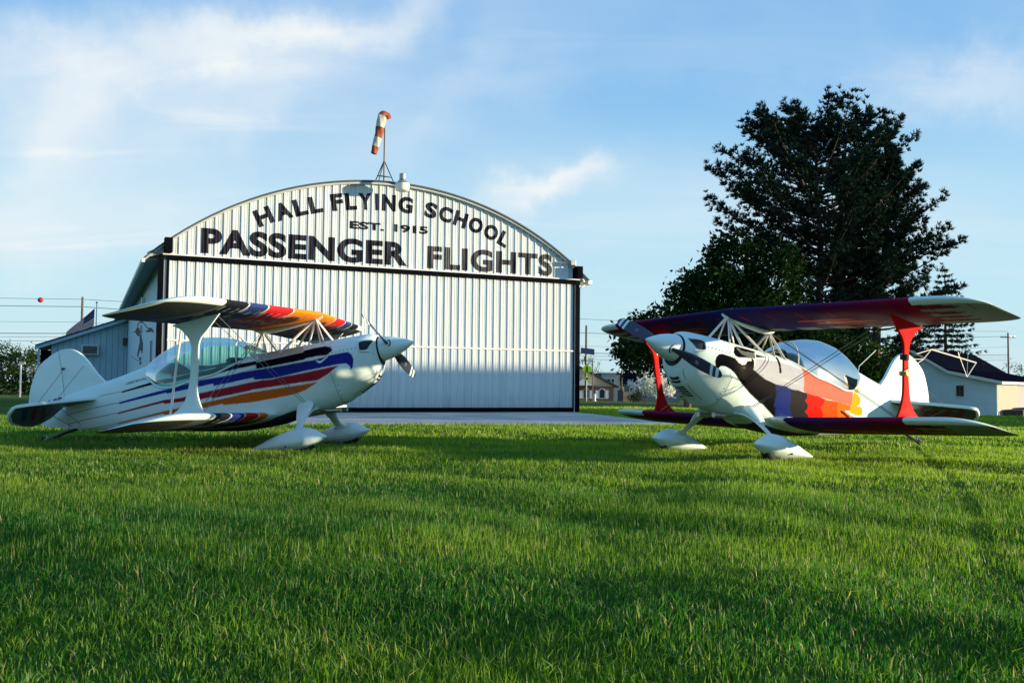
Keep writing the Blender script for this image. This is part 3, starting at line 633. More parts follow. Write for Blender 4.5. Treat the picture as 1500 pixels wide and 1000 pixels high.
glassR = glass_mat('canopy_glass_smoke', (0.10, 0.20, 0.26), 0.85, 0.06, (0.10, 0.25, 0.30))

ST = np.array([
 (.47,.175,-.215,0.0,.185,2.0,2.0),(.50,.205,-.285,-.01,.225,2.0,2.0),(.53,.220,-.335,-.02,.255,2.0,2.0),(.60,.232,-.407,-.04,.305,2.1,2.05),
 (.70,.238,-.458,-.06,.345,2.2,2.1),(.86,.246,-.525,-.08,.385,2.3,2.2),(1.05,.252,-.598,-.10,.405,2.4,2.4),(1.27,.258,-.628,-.11,.400,2.5,2.7),
 (1.45,.264,-.640,-.12,.385,2.6,3.0),(1.75,.275,-.668,-.14,.370,2.7,3.2),(2.00,.285,-.700,-.16,.360,2.8,3.4),(2.40,.275,-.690,-.16,.350,3.0,3.5),
 (2.90,.270,-.610,-.13,.335,3.0,3.5),(3.30,.285,-.530,-.10,.310,2.8,3.4),(3.50,.370,-.490,-.08,.290,2.4,3.2),(3.68,.480,-.452,-.06,.270,2.2,3.0),
 (3.85,.462,-.415,-.04,.245,2.2,2.8),(4.10,.428,-.360,-.01,.205,2.2,2.6),(4.40,.395,-.293,.03,.155,2.2,2.5),(4.65,.375,-.237,.06,.115,2.2,2.4),
 (4.90,.355,-.185,.09,.075,2.2,2.4),(5.07,.345,-.150,.10,.045,2.2,2.4)])
def pch(x, xs, ys):
    x = np.asarray(x, float); d = np.diff(ys) / np.diff(xs); m = np.zeros(len(xs)); m[0] = d[0]; m[-1] = d[-1]; h = np.diff(xs)
    for i in range(1, len(xs) - 1):
        if d[i - 1] * d[i] > 0:
            w1 = 2 * h[i] + h[i - 1]; w2 = h[i] + 2 * h[i - 1]; m[i] = (w1 + w2) / (w1 / d[i - 1] + w2 / d[i])
    i = np.clip(np.searchsorted(xs, x) - 1, 0, len(xs) - 2); t = (np.clip(x, xs[0], xs[-1]) - xs[i]) / h[i]; t2 = t * t; t3 = t2 * t
    return (2 * t3 - 3 * t2 + 1) * ys[i] + (t3 - 2 * t2 + t) * h[i] * m[i] + (-2 * t3 + 3 * t2) * ys[i + 1] + (t3 - t2) * h[i] * m[i + 1]
def sec(a): return [pch(a, ST[:, 0], ST[:, k]) for k in range(1, 7)]
def hwz(a, z):
    zt, zb, zc_, hw, nu, nl = [float(v[0]) for v in sec(np.array([a]))]
    t, n_ = (min(1, (z - zc_) / (zt - zc_)), nu) if z > zc_ else (min(1, (zc_ - z) / (zc_ - zb)), nl)
    return hw * max(0, 1 - t ** n_) ** (1 / n_)
def deckz(a, y):
    zt, zb, zc_, hw, nu, nl = [float(v[0]) for v in sec(np.array([a]))]
    t = min(1, abs(y) / hw); return zc_ + (zt - zc_) * max(0, 1 - t ** nu) ** (1 / nu)
def inpoly(px, pz, poly):
    P = np.array(poly); r = np.zeros(len(px), bool); n = len(P)
    for i in range(n):
        x0, z0 = P[i]; x1, z1 = P[(i + 1) % n]
        c = ((z0 > pz) != (z1 > pz))
        if z0 != z1: r ^= c & (px < (x1 - x0) * (pz - z0) / (z1 - z0) + x0)
    return r
POLY = {
 'L1t': [(4.473,0.204), (4.103,0.191), (3.599,0.218), (3.597,0.23), (3.294,0.211), (3.095,0.217), (2.532,0.202), (2.082,0.18), (2.069,0.159), (1.402,0.153), (1.403,0.173), (1.24,0.175), (1.1,0.168), (1.026,0.136), (0.992,0.088)],
 'L1b': [(4.473,0.198), (4.105,0.185), (4.104,0.17), (3.599,0.178), (3.435,0.176), (3.432,0.156), (3.08,0.15), (2.521,0.125), (2.146,0.124), (2.087,0.121), (2.075,0.063), (1.378,0.041), (1.374,0.054), (1.203,0.049), (1.072,0.032), (0.992,0.085)],
 'L2t': [(5.169,0.053), (4.679,0.063), (4.17,0.053), (3.534,0.073), (3.315,0.069), (2.969,0.083), (2.383,0.071), (2.08,0.059), (1.87,0.042), (1.377,0.023), (1.273,0.014), (0.997,0.029), (0.874,0.026), (0.793,0.022), (0.755,-0.02), (0.741,-0.086), (0.766,-0.176), (0.806,-0.224)],
 'L2b': [(5.17,0.047), (4.68,0.056), (4.164,0.044), (4.165,0.028), (3.406,0.028), (3.406,0.014), (2.979,0.006), (2.703,0.006), (2.704,-0.025), (2.396,-0.035), (2.129,-0.043), (2.131,-0.068), (1.892,-0.104), (1.384,-0.105), (0.91,-0.118), (0.84,-0.125), (0.805,-0.168), (0.807,-0.229)],
 'L3t': [(5.331,-0.07), (4.711,-0.066), (4.224,-0.08), (3.538,-0.063), (3.459,-0.059), (3.2,-0.084), (2.933,-0.079), (2.17,-0.087), (1.473,-0.12), (1.087,-0.125), (0.912,-0.128)],
 'L3b': [(5.334,-0.079), (4.714,-0.075), (4.221,-0.088), (4.222,-0.102), (3.468,-0.094), (3.469,-0.113), (3.272,-0.13), (2.947,-0.165), (2.756,-0.162), (2.758,-0.185), (2.19,-0.192), (1.497,-0.237), (1.259,-0.26), (1.087,-0.211), (0.912,-0.131)],
 'L4t': [(4.78,-0.2), (4.246,-0.215), (3.457,-0.207), (2.959,-0.216), (2.224,-0.217), (1.502,-0.263), (1.253,-0.275)],
 'L4b': [(4.79,-0.208), (4.25,-0.222), (4.252,-0.233), (3.499,-0.237), (3.503,-0.26), (2.923,-0.284), (2.614,-0.283), (2.616,-0.301), (2.244,-0.343), (2.105,-0.351), (1.623,-0.364), (1.449,-0.342), (1.254,-0.277)],
 'swoosh': [(1.236,0.008), (1.203,-0.035), (1.167,-0.045), (1.054,0.016), (1.072,0.022), (1.163,-0.018), (1.19,-0.013)],
 'greydeck': [(2.073,0.298), (1.759,0.287), (1.439,0.244), (1.405,0.182), (1.403,0.16), (2.07,0.168), (2.043,0.243)],
 'title': [(4.026,0.265), (3.609,0.281), (3.608,0.257)],
 'vent': [(2.95,0.091), (2.523,0.065), (2.079,0.073)],
 'Rblack': [(0.846,-0.226), (0.804,-0.165), (0.789,-0.095), (0.799,-0.043), (0.835,0.002), (0.886,0.018), (1.011,0.017), (1.08,0.012), (1.191,0.029), (1.435,0.086), (1.454,0.056), (1.439,-0.05), (1.56,-0.065), (1.696,-0.095), (1.79,-0.101), (1.873,-0.118), (2.495,-0.123), (2.586,-0.471), (2.084,-0.567), (1.996,-0.546), (1.71,-0.429), (1.652,-0.42), (1.433,-0.346), (1.266,-0.272), (1.112,-0.197), (1.009,-0.153), (0.92,-0.127), (0.863,-0.136), (0.841,-0.165)],
 'Reye': [(1.133,0.162), (1.208,0.187), (1.352,0.198), (1.552,0.206), (1.513,0.17), (1.334,0.145), (1.239,0.148), (1.178,0.159), (1.185,0.122), (1.23,0.09), (1.34,0.081), (1.393,0.08), (1.155,0.034), (1.096,0.041), (1.072,0.078)],
 'Reyegrey': [(1.155,0.154), (1.239,0.148), (1.334,0.145), (1.51,0.166), (1.48,0.096), (1.393,0.08), (1.218,0.048), (1.118,0.034), (1.089,0.065)],
 'Rbeak': [(1.129,0.024), (1.257,0.057), (1.392,0.076), (1.399,0.048), (1.329,0.032), (1.289,0.014), (1.301,0.004), (1.264,-0.03), (1.215,-0.041), (1.152,-0.026), (1.092,0.011)],
 'Rslot': [(1.527,0.164), (1.711,0.172), (1.688,0.158), (1.497,0.113)],
 'Rblue': [(1.876,-0.137), (2.09,-0.123), (2.181,-0.136), (2.275,-0.494), (1.984,-0.55), (1.942,-0.413), (1.906,-0.42), (1.916,-0.253)],
 'Rgrey': [(2.181,-0.136), (2.506,-0.126), (2.517,-0.182), (2.475,-0.223), (2.539,-0.252), (2.552,-0.313), (2.504,-0.355), (2.583,-0.392), (2.615,-0.434), (2.278,-0.498), (2.244,-0.416), (2.189,-0.364), (2.21,-0.287)],
 'Rred': [(2.506,-0.126), (2.776,-0.119), (2.863,-0.123), (2.858,-0.188), (2.8,-0.243), (2.87,-0.315), (2.892,-0.381), (2.615,-0.434), (2.583,-0.392), (2.504,-0.355), (2.552,-0.313), (2.539,-0.252), (2.475,-0.223), (2.517,-0.182)],
 'Rro': [(2.863,-0.123), (3.168,-0.105), (3.145,-0.175), (3.188,-0.276), (3.205,-0.322), (2.892,-0.381), (2.87,-0.315), (2.8,-0.243), (2.858,-0.188)],
 'Ror': [(3.168,-0.105), (3.46,-0.091), (3.464,-0.157), (3.359,-0.188), (3.478,-0.209), (3.498,-0.266), (3.205,-0.322), (3.188,-0.276), (3.145,-0.175)],
 'Ryel': [(3.513,0.098), (3.622,0.087), (3.686,0.055), (3.678,-0.036), (3.601,-0.074), (3.727,-0.06), (3.772,-0.108), (3.756,-0.167), (3.652,-0.193), (3.442,-0.194), (3.47,-0.089), (3.483,0.025)],
 'Ryel2': [(3.545,0.234), (3.617,0.221), (3.647,0.171), (3.622,0.11), (3.562,0.092), (3.486,0.115)],
 'Rpink': [(2.416,0.175), (3.044,0.221), (3.545,0.234), (3.506,0.119), (3.483,0.025), (3.47,-0.089), (3.168,-0.105), (2.776,-0.119), (2.506,-0.126), (2.422,-0.117), (2.423,0.021)],
 'Rsilver': [(1.434,-0.049), (1.493,0.098), (1.949,0.171), (2.416,0.175), (2.423,0.021), (2.422,-0.117), (2.181,-0.136), (2.09,-0.123), (1.876,-0.137), (1.683,-0.122)],
 'Rline': [(2.376,0.166), (3.06,0.231), (3.51,0.244), (3.504,0.231), (3.026,0.208), (2.444,0.167)]}
def near_line(a, z, line, w):
    P = np.array(line); d = np.full(len(a), 9.0)
    for (x0, z0), (x1, z1) in zip(P[:-1], P[1:]):
        vx, vz = x1 - x0, z1 - z0; l2 = vx * vx + vz * vz + 1e-9
        t = np.clip(((a - x0) * vx + (z - z0) * vz) / l2, 0, 1)
        d = np.minimum(d, np.hypot(a - x0 - t * vx, z - z0 - t * vz))
    return d < w
def livery_stripes(a, y, z):
    C = np.tile(WHITE, (len(a), 1))
    cols = {'L1': (0.006, 0.006, 0.013), 'L2': (0.018, 0.026, 0.24), 'L3': (0.31, 0.018, 0.034), 'L4': (0.52, 0.11, 0.014)}
    zt, zb, zc_, hw, nu, nl = sec(a)
    C[inpoly(a, z, POLY['greydeck'])] = (0.42, 0.43, 0.42)
    for k in ('L4', 'L3', 'L2', 'L1'):
        pl = POLY[k + 't'] + POLY[k + 'b'][::-1]
        C[inpoly(a, z, pl)] = cols[k]
    # pinlines where two stripes touch, and the notch between the first two
    for k in ('L1b', 'L2b', 'L3b'):
        seg = [p for p in POLY[k] if p[0] < 2.6]; C[near_line(a, z, seg, 0.006)] = WHITE * 0.95
    C[inpoly(a, z, POLY['swoosh'])] = WHITE
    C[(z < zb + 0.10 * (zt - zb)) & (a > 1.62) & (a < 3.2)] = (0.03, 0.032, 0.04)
    C[near_line(a, z, POLY['vent'], 0.004)] = (0.08, 0.09, 0.11)
    return C
def livery_feathers(a, y, z):
    C = np.tile(WHITE, (len(a), 1))
    cols = [('Rblack', (0.0035, 0.0035, 0.005)), ('Rsilver', (0.36, 0.39, 0.46)), ('Rpink', (0.60, 0.13, 0.09)), ('Rblue', (0.009, 0.020, 0.13)), ('Rgrey', (0.016, 0.015, 0.019)),  # silver and pink upper band: side colours paled by painted sun glare
            ('Rred', (0.60, 0.008, 0.005)), ('Rro', (0.64, 0.060, 0.006)), ('Ror', (0.68, 0.115, 0.008)), ('Ryel', (0.70, 0.29, 0.012)), ('Ryel2', (0.76, 0.34, 0.03)),
            ('Rslot', (0.02, 0.02, 0.02)), ('Reyegrey', (0.10, 0.11, 0.11)), ('Reye', (0.0035, 0.0035, 0.005)), ('Rbeak', (0.72, 0.71, 0.66)), ('Rline', (0.50, 0.02, 0.02))]
    ok = z < 0.27
    for k, c in cols:
        C[inpoly(a, z, POLY[k]) & ok] = c
    zt, zb, zc_, hw, nu, nl = sec(a)
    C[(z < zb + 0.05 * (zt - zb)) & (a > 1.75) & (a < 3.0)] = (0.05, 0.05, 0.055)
    return C

BANDS_L = ([0, .76, 1.36, 1.79, 2.26, 9], [(0.72, 0.20, 0.012), (0.60, 0.022, 0.03), (0.022, 0.045, 0.17), (0.014, 0.016, 0.028), tuple(WHITE)])
BANDS_LL = ([0, .50, .77, 1.16, 1.53, 1.93, 9], [tuple(WHITE), (0.62, 0.15, 0.012), (0.42, 0.02, 0.02), (0.02, 0.03, 0.18), (0.014, 0.016, 0.028), tuple(WHITE)])
def wing_paint_L(bands):
    edges, cols = bands
    def f(y, c, low):
        b_ = np.abs(y); C = np.zeros((len(y), 3))
        sh = 0.55 * np.clip(c - 0.05, 0, 1) ** 1.3 * np.where(low, 1, 0.3)
        bb = b_ - 0.0 + sh * 0.35
        for i, col in enumerate(cols):
            C[(bb >= edges[i]) & (bb < edges[i + 1])] = col
        for e in edges[1:-1]:
            C[(np.abs(bb - e) < 0.013) & (c < 0.35)] = WHITE * 0.95
            # feather quills on the underside, three to a band
        ph = np.mod(bb * 6.6, 1.0); row = np.floor(bb * 6.6)
        off = np.mod(row * 0.37, 1.0)
        q = low & (np.abs(ph - 0.5) < 0.035) & (bb < edges[-2] - 0.05) & (((c > 0.05 + .05 * off) & (c < 0.16 + .06 * off)) | ((c > 0.30 + .1 * off) & (c < 0.52 + .1 * off)) | ((c > 0.68) & (c < 0.86)))
        C[q] = WHITE * 0.8
        under_shade = low & (c > np.where(b_ > 1.8, 0.055, 0.15 + 0.05 * np.sin(b_ * 9))) & (b_ < 2.995) & (b_ > .3)  # shade under the wing, put into the colour: bands and tip darkened
        C[under_shade & ~q] = np.where((b_ > 2.3)[:, None], np.array([0.032, 0.040, 0.040]), C * 0.12 + np.array([0.010, 0.012, 0.024]))[under_shade & ~q]
        return C
    return f
def wing_paint_R(tip):
    def f(y, c, low):
        b_ = np.abs(y); t = np.clip(b_ / tip, 0, 1)[:, None]
        nav, pur, mar = np.array([0.012, 0.016, 0.085]), np.array([0.05, 0.012, 0.085]), np.array([0.20, 0.010, 0.035])
        C = np.where(t < .5, nav + (pur - nav) * t * 2, pur + (mar - pur) * (t - .5) * 2)
        edge = tip + 0.0 * c
        w = b_ > edge
        C[w] = WHITE
        C[w & low & (c > 0.07)] = (0.22, 0.26, 0.24)  # white tip made grey-green below, its shade painted in
        # maroon feathers reaching into the white tip below, fire-coloured feathers on the inner underside
        for k in range(4):
            c0 = 0.13 + 0.2 * k; L_ = 0.42 - 0.03 * k
            d = (b_ - tip) / L_; m_ = low & w & (d < 1) & (np.abs(c - c0 - 0.03 * d) < 0.055 * np.sqrt(np.clip(1 - d ** 3, 0, 1)))
            C[m_] = (0.16, 0.010, 0.022)
        for k in range(3):
            c0 = 0.42 + 0.13 * k; s0 = 0.75 + 0.17 * k
            m_ = low & (b_ > s0) & (b_ < s0 + 0.75) & (np.abs(c - c0) < 0.05 * np.sqrt(np.clip(1 - ((b_ - s0 - .37) / .38) ** 2, 0, 1)))
            C[m_] = ((0.62, 0.04, 0.012), (0.68, 0.13, 0.012), (0.62, 0.04, 0.012))[k]
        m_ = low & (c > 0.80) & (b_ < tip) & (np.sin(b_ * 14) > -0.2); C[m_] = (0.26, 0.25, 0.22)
        m_ = low & (c > 0.10) & (c < 0.30) & (np.abs(np.mod(b_ * 2.6, 1) - .5) < .03); C[m_] = (0.30, 0.02, 0.02)
        return C
    return f

def build_wing(name, parent, half, LE0, chord, sweep, z0, dih, thick, tip_r, paintf, root=0.0, mat=PAINT, tipback=0.34, tipfwd=0.13):
    ny = int(2 * half / 0.0125); ys = np.linspace(-half, half, ny)
    dense = half - (half - np.abs(ys)) ; 
    s_ = np.sign(ys); u_ = np.abs(ys) / half; ys = s_ * half * np.where(u_ > 0.0, 1 - (1 - u_) ** 1.0, 0)
    b_ = np.abs(ys)
    # finer spacing right at the tips
    e = half - np.geomspace(0.0004, 0.05, 10); ys = np.unique(np.concatenate([ys, e, -e])); b_ = np.abs(ys); ny = len(ys)
    LE = LE0 + sweep * b_; TE = LE0 + chord + sweep * b_
    q = np.clip((b_ - (half - tip_r)) / tip_r, 0, 1); f = 1 - np.sqrt(np.clip(1 - q ** 2.5, 0, 1))
    LE = LE + chord * tipback * f; TE = TE - chord * tipfwd * f * 1.0
    tf = np.sqrt(np.clip(1 - q ** 2.6, 0, 1)) * 0.96 + 0.04
    nc = 42; cs = 0.5 - 0.5 * np.cos(np.linspace(0, np.pi, nc)); cs = cs ** 1.15
    yt = 5 * thick * (.2969 * np.sqrt(cs) - .126 * cs - .3516 * cs ** 2 + .2843 * cs ** 3 - .1036 * cs ** 4)
    loop_c = np.concatenate([cs[::-1], cs[1:-1]]); loop_t = np.concatenate([-yt[::-1], yt[1:-1]]); low = np.concatenate([np.ones(nc, bool), np.zeros(nc - 2, bool)])
    m = len(loop_c); ch = TE - LE
    A = LE[:, None] + loop_c[None] * ch[:, None]; Z = (z0 + dih * b_)[:, None] + loop_t[None] * (ch * tf)[:, None]; Y = np.repeat(ys[:, None], m, 1)
    V = np.stack([-A, Y, Z], -1).reshape(-1, 3)
    i = np.arange(ny - 1)[:, None] * m; j = np.arange(m)[None]; j2 = (j + 1) % m
    F = np.stack([i + j, i + m + j, i + m + j2, i + j2], -1)
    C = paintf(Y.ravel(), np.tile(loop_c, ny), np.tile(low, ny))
    # hinge and panel seams
    ct = np.tile(loop_c, ny); Yb = np.abs(Y.ravel())
    seam = (np.abs(ct - 0.745) < 0.012) & (Yb > 0.75) & (Yb < half - 0.5); C[seam] *= 0.35
    cm = 0.5 * (loop_c + np.roll(loop_c, -1)); yb = 0.5 * (np.abs(ys[1:]) + np.abs(ys[:-1]))
    isail = (yb[:, None] > 0.75) & (yb[:, None] < half - 0.5) & (cm[None] > 0.745)
    sidep = (0.5 * (ys[1:] + ys[:-1]))[:, None] > 0
    outs = []
    for nm, sel in ((name, ~isail), ('aileron', isail & sidep), ('aileron', isail & ~sidep)):
        FF = F[sel]; used = np.unique(FF); rm = np.full(len(V), -1); rm[used] = np.arange(len(used))
        o = link_mesh(nm, np_mesh(nm, V[used], rm[FF], C[used]), mat, parent, True); outs.append(o)
    outs[1].parent = outs[0]; outs[2].parent = outs[0]
    # tip caps
    return outs[0]

def surf(name, parent, outline, thick, axis_, mat, pos=0.0, bevel=0.012, paint=None):
    """flat tail surface: outline in (a,z) extruded in y (axis 1) or (a,y) extruded in z (axis 2)"""
    b = MB(); b.prism([(-p, q) for p, q in outline], pos - thick / 2, pos + thick / 2, axis_)
    return b.build(name, mat, parent, True, bevel)

def smooth_closed(pts, n=6):
    P = np.array(pts, float); k = len(P); o = []
    for i in range(k):
        p0, p1, p2, p3 = P[i - 1], P[i], P[(i + 1) % k], P[(i + 2) % k]
        for t in np.linspace(0, 1, n, endpoint=False):
            o.append(tuple(0.5 * ((2 * p1) + (-p0 + p2) * t + (2 * p0 - 5 * p1 + 4 * p2 - p3) * t * t + (-p0 + 3 * p1 - 3 * p2 + p3) * t ** 3)))
    return o
def smooth_open(pts, n=6):
    P = np.array(pts, float); k = len(P); o = []
    for i in range(k - 1):
        p0, p1, p2, p3 = P[max(i - 1, 0)], P[i], P[i + 1], P[min(i + 2, k - 1)]
        for t in np.linspace(0, 1, n, endpoint=False):
            o.append(tuple(0.5 * ((2 * p1) + (-p0 + p2) * t + (2 * p0 - 5 * p1 + 4 * p2 - p3) * t * t + (-p0 + 3 * p1 - 3 * p2 + p3) * t ** 3)))
    o.append(tuple(P[-1])); return o

def biplane(spin, yaw, pitch, roll, label, livery, upper_paint, lower_paint, strut_mat, glass, right):
    WH = (1.40, 0, -1.13)                        # body point (aft, left, up from the spinner tip) between the tyres
    rot = (roll, -pitch, yaw)
    Rm = Matrix.Rotation(yaw, 3, 'Z') @ Matrix.Rotation(-pitch, 3, 'Y') @ Matrix.Rotation(roll, 3, 'X')
    base = Vector(spin) + Rm @ Vector((-WH[0], WH[1], WH[2]))
    root = thing('biplane', label, 'biplane', base, rot=rot, group='sport biplanes parked on the lawn before the hangar')
    off = bpy.data.objects.new('tmp', None)
    S = Vector((WH[0], -WH[1], -WH[2]))           # all parts are built from the spinner tip and shifted to the base
    parts = []
    class PR: pass
    def fin(o):
        parts.append(o); return o
    def T(a, y, z): return (-a, y, z)
    # fuselage and cowling
    def body(name, a0, a1, da):
        na = int((a1 - a0) / da) + 1; a = np.linspace(a0, a1, na); zt, zb, zc_, hw, nu, nl = sec(a)
        m = 900; th = np.linspace(0, 2 * np.pi, m, endpoint=False); cs, sn = np.cos(th), np.sin(th)
        up_ = sn >= 0; nn = np.where(up_[None], nu[:, None], nl[:, None])
        hz = np.where(up_[None], (zt - zc_)[:, None], (zc_ - zb)[:, None])
        Y = hw[:, None] * np.sign(cs)[None] * np.abs(cs)[None] ** (2 / nn); Z = zc_[:, None] + hz * np.sign(sn)[None] * np.abs(sn)[None] ** (2 / nn)
        # even spacing round each section
        Yd = np.concatenate([Y, Y[:, :1]], 1); Zd = np.concatenate([Z, Z[:, :1]], 1); md = 280
        Y = np.empty((na, md)); Z = np.empty((na, md))
        for r_ in range(na):
            l_ = np.concatenate([[0], np.cumsum(np.hypot(np.diff(Yd[r_]), np.diff(Zd[r_])))]); q_ = np.linspace(0, l_[-1], md, endpoint=False)
            Y[r_] = np.interp(q_, l_, Yd[r_]); Z[r_] = np.interp(q_, l_, Zd[r_])
        m = md
        A = np.repeat(a[:, None], m, 1)
        # cylinder cheeks swelling out of the cowl sides
        bulge = 0.045 * np.exp(-((A - 0.98) / 0.17) ** 2 - ((Z + 0.20) / 0.10) ** 2); Yb = Y + np.sign(Y) * bulge
        V = np.stack([-A, Yb, Z], -1).reshape(-1, 3)
        i = np.arange(na - 1)[:, None] * m; j = np.arange(m)[None]; F = np.stack([i + j, i + (j + 1) % m, i + m + (j + 1) % m, i + m + j], -1).reshape(-1, 4)
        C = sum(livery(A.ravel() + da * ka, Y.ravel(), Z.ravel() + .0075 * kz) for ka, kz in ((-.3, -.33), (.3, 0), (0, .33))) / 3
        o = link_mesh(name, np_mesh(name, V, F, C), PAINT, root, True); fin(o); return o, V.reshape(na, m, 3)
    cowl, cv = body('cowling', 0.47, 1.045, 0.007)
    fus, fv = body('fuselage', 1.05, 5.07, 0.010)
    b = MB(); b.add([tuple(p) for p in fv[-1]], [tuple(range(fv.shape[1]))]); b.build('tail_plate', white_p, fus)
    b = MB(); r0 = cv[-1]; b.loft([[tuple(Vector(p) * 1.0 + Vector((0.0, 0, 0))) for p in r0 * np.array([1, .985, .985])], [tuple(Vector(p)) for p in (r0 + np.array([-.012, 0, 0])) * np.array([1, .985, .985])]], caps=False); b.build('cowl_seam', dark_in, cowl)
    b = MB(); b.add([tuple(p) for p in cv[0]], [tuple(range(cv.shape[1]))]); b.build('nose_plate', dark_in, cowl)
    # air inlets either side of the spinner
    for s in (1, -1):
        ia = 0.60
        b = MB(); vi = []
        for ka, aa in enumerate(np.linspace(0.50, 0.665, 12)):
            zlo = 0.118 - 0.108 * min(1, ka / 5 + .15)
            for zz in np.linspace(zlo, 0.128, 8): vi.append(T(aa, s * (hwz(aa, zz) + .006), zz))
        b.add(vi, [(p_ * 8 + q_, p_ * 8 + q_ + 1, p_ * 8 + q_ + 9, p_ * 8 + q_ + 8) for p_ in range(11) for q_ in range(7)]); b.build('air_inlet', dark_in, cowl)
        rim = [T(0.508, s * (hwz(.508, 0.125) + .008), 0.125), T(0.65, s * (hwz(.65, 0.128) + .010), 0.128), T(0.662, s * (hwz(.66, 0.06) + .012), 0.06), T(0.645, s * (hwz(.645, 0.006) + .014), 0.006), T(0.54, s * (hwz(.54, -0.02) + .016), -0.02)]
        b = MB(); b.tube(smooth_open(rim, 5), 0.011, 8); b.build('inlet_lip', white_p, cowl, True)
    # louvres under the nose
    b = MB()
    zbot = lambda a: float(pch(np.array([a]), ST[:, 0], ST[:, 2])[0])
    for a0 in (0.530, 0.562, 0.635, 0.672, 0.712, 0.752, 0.794):
        for dy in ((-0.075, 0.075),):
            za, zb_ = zbot(a0) , zbot(a0 + 0.02)
            yy = np.linspace(dy[0], dy[1], 5)
            def zl(a, y):
                zt, zb0, zc_, hw, nu, nl = [float(v[0]) for v in sec(np.array([a]))]; return zc_ - (zc_ - zb0) * max(0, 1 - (abs(y) / hw) ** nl) ** (1 / nl)
            v0 = [T(a0 - .003, y, zl(a0, y) - .004) for y in yy] + [T(a0 + .019, y, zl(a0 + .023, y) - .004) for y in yy]
            b.add(v0, [(k, k + 1, k + 6, k + 5) for k in range(4)])
    b.build('louvre', dark_in, cowl)
    CHIN = [(0.505, -0.051), (0.486, -0.117), (0.491, -0.179), (0.519, -0.255), (0.571, -0.335), (0.669, -0.419), (0.79, -0.48), (0.921, -0.535), (1.082, -0.583), (1.221, -0.6)]
    for s in (1, -1):
        MB().tube(smooth_open([T(a_, s * (hwz(a_, z_) + .001), z_) for a_, z_ in CHIN if a_ > .5 and a_ < 1.04], 4), .0032, 5).build('chin_seam', M('seam_shadow', (.10, .12, .12), .7), cowl)  # dark panel line along the chin of the cowl
    # cowl screws along the seams
    b = MB()
    for s in (1, -1):
        for zz in np.linspace(-0.5, 0.2, 12):
            y = hwz(1.02, zz); b.box(-1.024, -1.012, s * y - .004, s * y + .004, zz - .005, zz + .005)
        for aa in np.linspace(.7, 1.0, 7):
            y = hwz(aa, 0.055); b.box(-aa - .005, -aa + .005, s * y - .004, s * y + .004, .05, .06)
    b.build('screw', dark_in, cowl)
    # spinner
    sp = [(0.0, 0.002), (0.012, 0.012), (0.05, 0.035), (0.10, 0.060), (0.16, 0.088), (0.22, 0.112), (0.28, 0.132), (0.34, 0.148), (0.40, 0.158), (0.452, 0.163)]
    n = 36; rings = [[T(a, r * math.cos(2 * math.pi * j / n), r * math.sin(2 * math.pi * j / n)) for j in range(n)] for a, r in sp]
    spn = fin(MB().loft(rings).build('spinner', white_p, root, True))
    rings = [[T(a, r * math.cos(2 * math.pi * j / n), r * math.sin(2 * math.pi * j / n)) for j in range(n)] for a, r in ((0.452, 0.158), (0.475, 0.158))]
    MB().loft(rings).build('spinner_backplate', dark_in, spn, True)
    # two propeller blades
    ang = math.atan2(0.373, -0.968)
    for kbl in (0, 1):
        t0 = ang + kbl * math.pi; er = Vector((0, math.cos(t0), math.sin(t0))); et = Vector((0, -math.sin(t0), math.cos(t0)))
        st = [(0.10, .045, 50, .045), (0.16, .05, 48, .045), (0.24, .085, 42, .035), (0.36, .125, 34, .026), (0.50, .150, 28, .020), (0.66, .155, 24, .016), (0.80, .145, 21, .013), (0.90, .125, 19, .011), (0.98, .098, 18, .009), (1.02, .060, 18, .007), (1.032, .02, 18, .004)]
        rads = np.array([q[0] for q in st])
        def station(r):
            ch, tw, th = (np.interp(r, rads, [q[k] for q in st]) for k in (1, 2, 3))
            tw = R(tw); d = et * math.cos(tw) + Vector((math.sin(tw), 0, 0)); nrm = et * -math.sin(tw) + Vector((math.cos(tw), 0, 0))
            c0 = Vector((-0.335, 0, 0)) + er * r
            return [c0 + d * (ch * .5 * math.cos(q)) + nrm * (th * .5 * math.sin(q)) for q in np.linspace(0, 2 * np.pi, 16, endpoint=False)]
        bl = None
        for (r0, r1, mm, nm) in ((0.10, 0.83, blade_m, 'propeller_blade'), (0.83, 0.875, white_p, 'tip_band'), (0.875, 0.925, blade_m, 'tip_gap'), (0.925, 0.975, white_p, 'tip_band'), (0.975, 1.032, blade_m, 'blade_tip')):
            rr = np.linspace(r0, r1, 12 if r1 - r0 > .2 else 4)
            o = MB().loft([station(r) for r in rr]).build(nm, mm, bl if bl else root, True)
            if bl is None: bl = fin(o)
        # maker's mark: a small ring on the blade face
        c0 = Vector((-0.335, 0, 0)) + er * 0.60; tw = R(25); d = et * math.cos(tw) + Vector((math.sin(tw), 0, 0)); nrm = et * -math.sin(tw) + Vector((math.cos(tw), 0, 0))
        for sg in (1, -1):
            b = MB(); b.tube([c0 + nrm * sg * .0095 + d * (.020 * math.cos(q)) + er * (.026 * math.sin(q)) for q in np.linspace(0, 2 * np.pi, 19)], .0025, 5)
            b.tube([c0 + nrm * sg * .0095 + d * .010 + er * -.014, c0 + nrm * sg * .0095 - d * .010 + er * .014], .0022, 5); b.build('blade_emblem', M('emblem_grey', (0.35, 0.37, 0.42), 0.5), bl)
        rings = [[tuple(Vector((-0.335, 0, 0)) + er * (.118 + .018 * k) + et * ((.052 + .016 * (1 - k)) * math.cos(q)) + Vector((1, 0, 0)) * ((.052 + .016 * (1 - k)) * math.sin(q))) for q in np.linspace(0, 2 * np.pi, 16, endpoint=False)] for k in (0, 1)]
        MB().loft(rings).build('blade_root_seal', dark_in, bl, True)
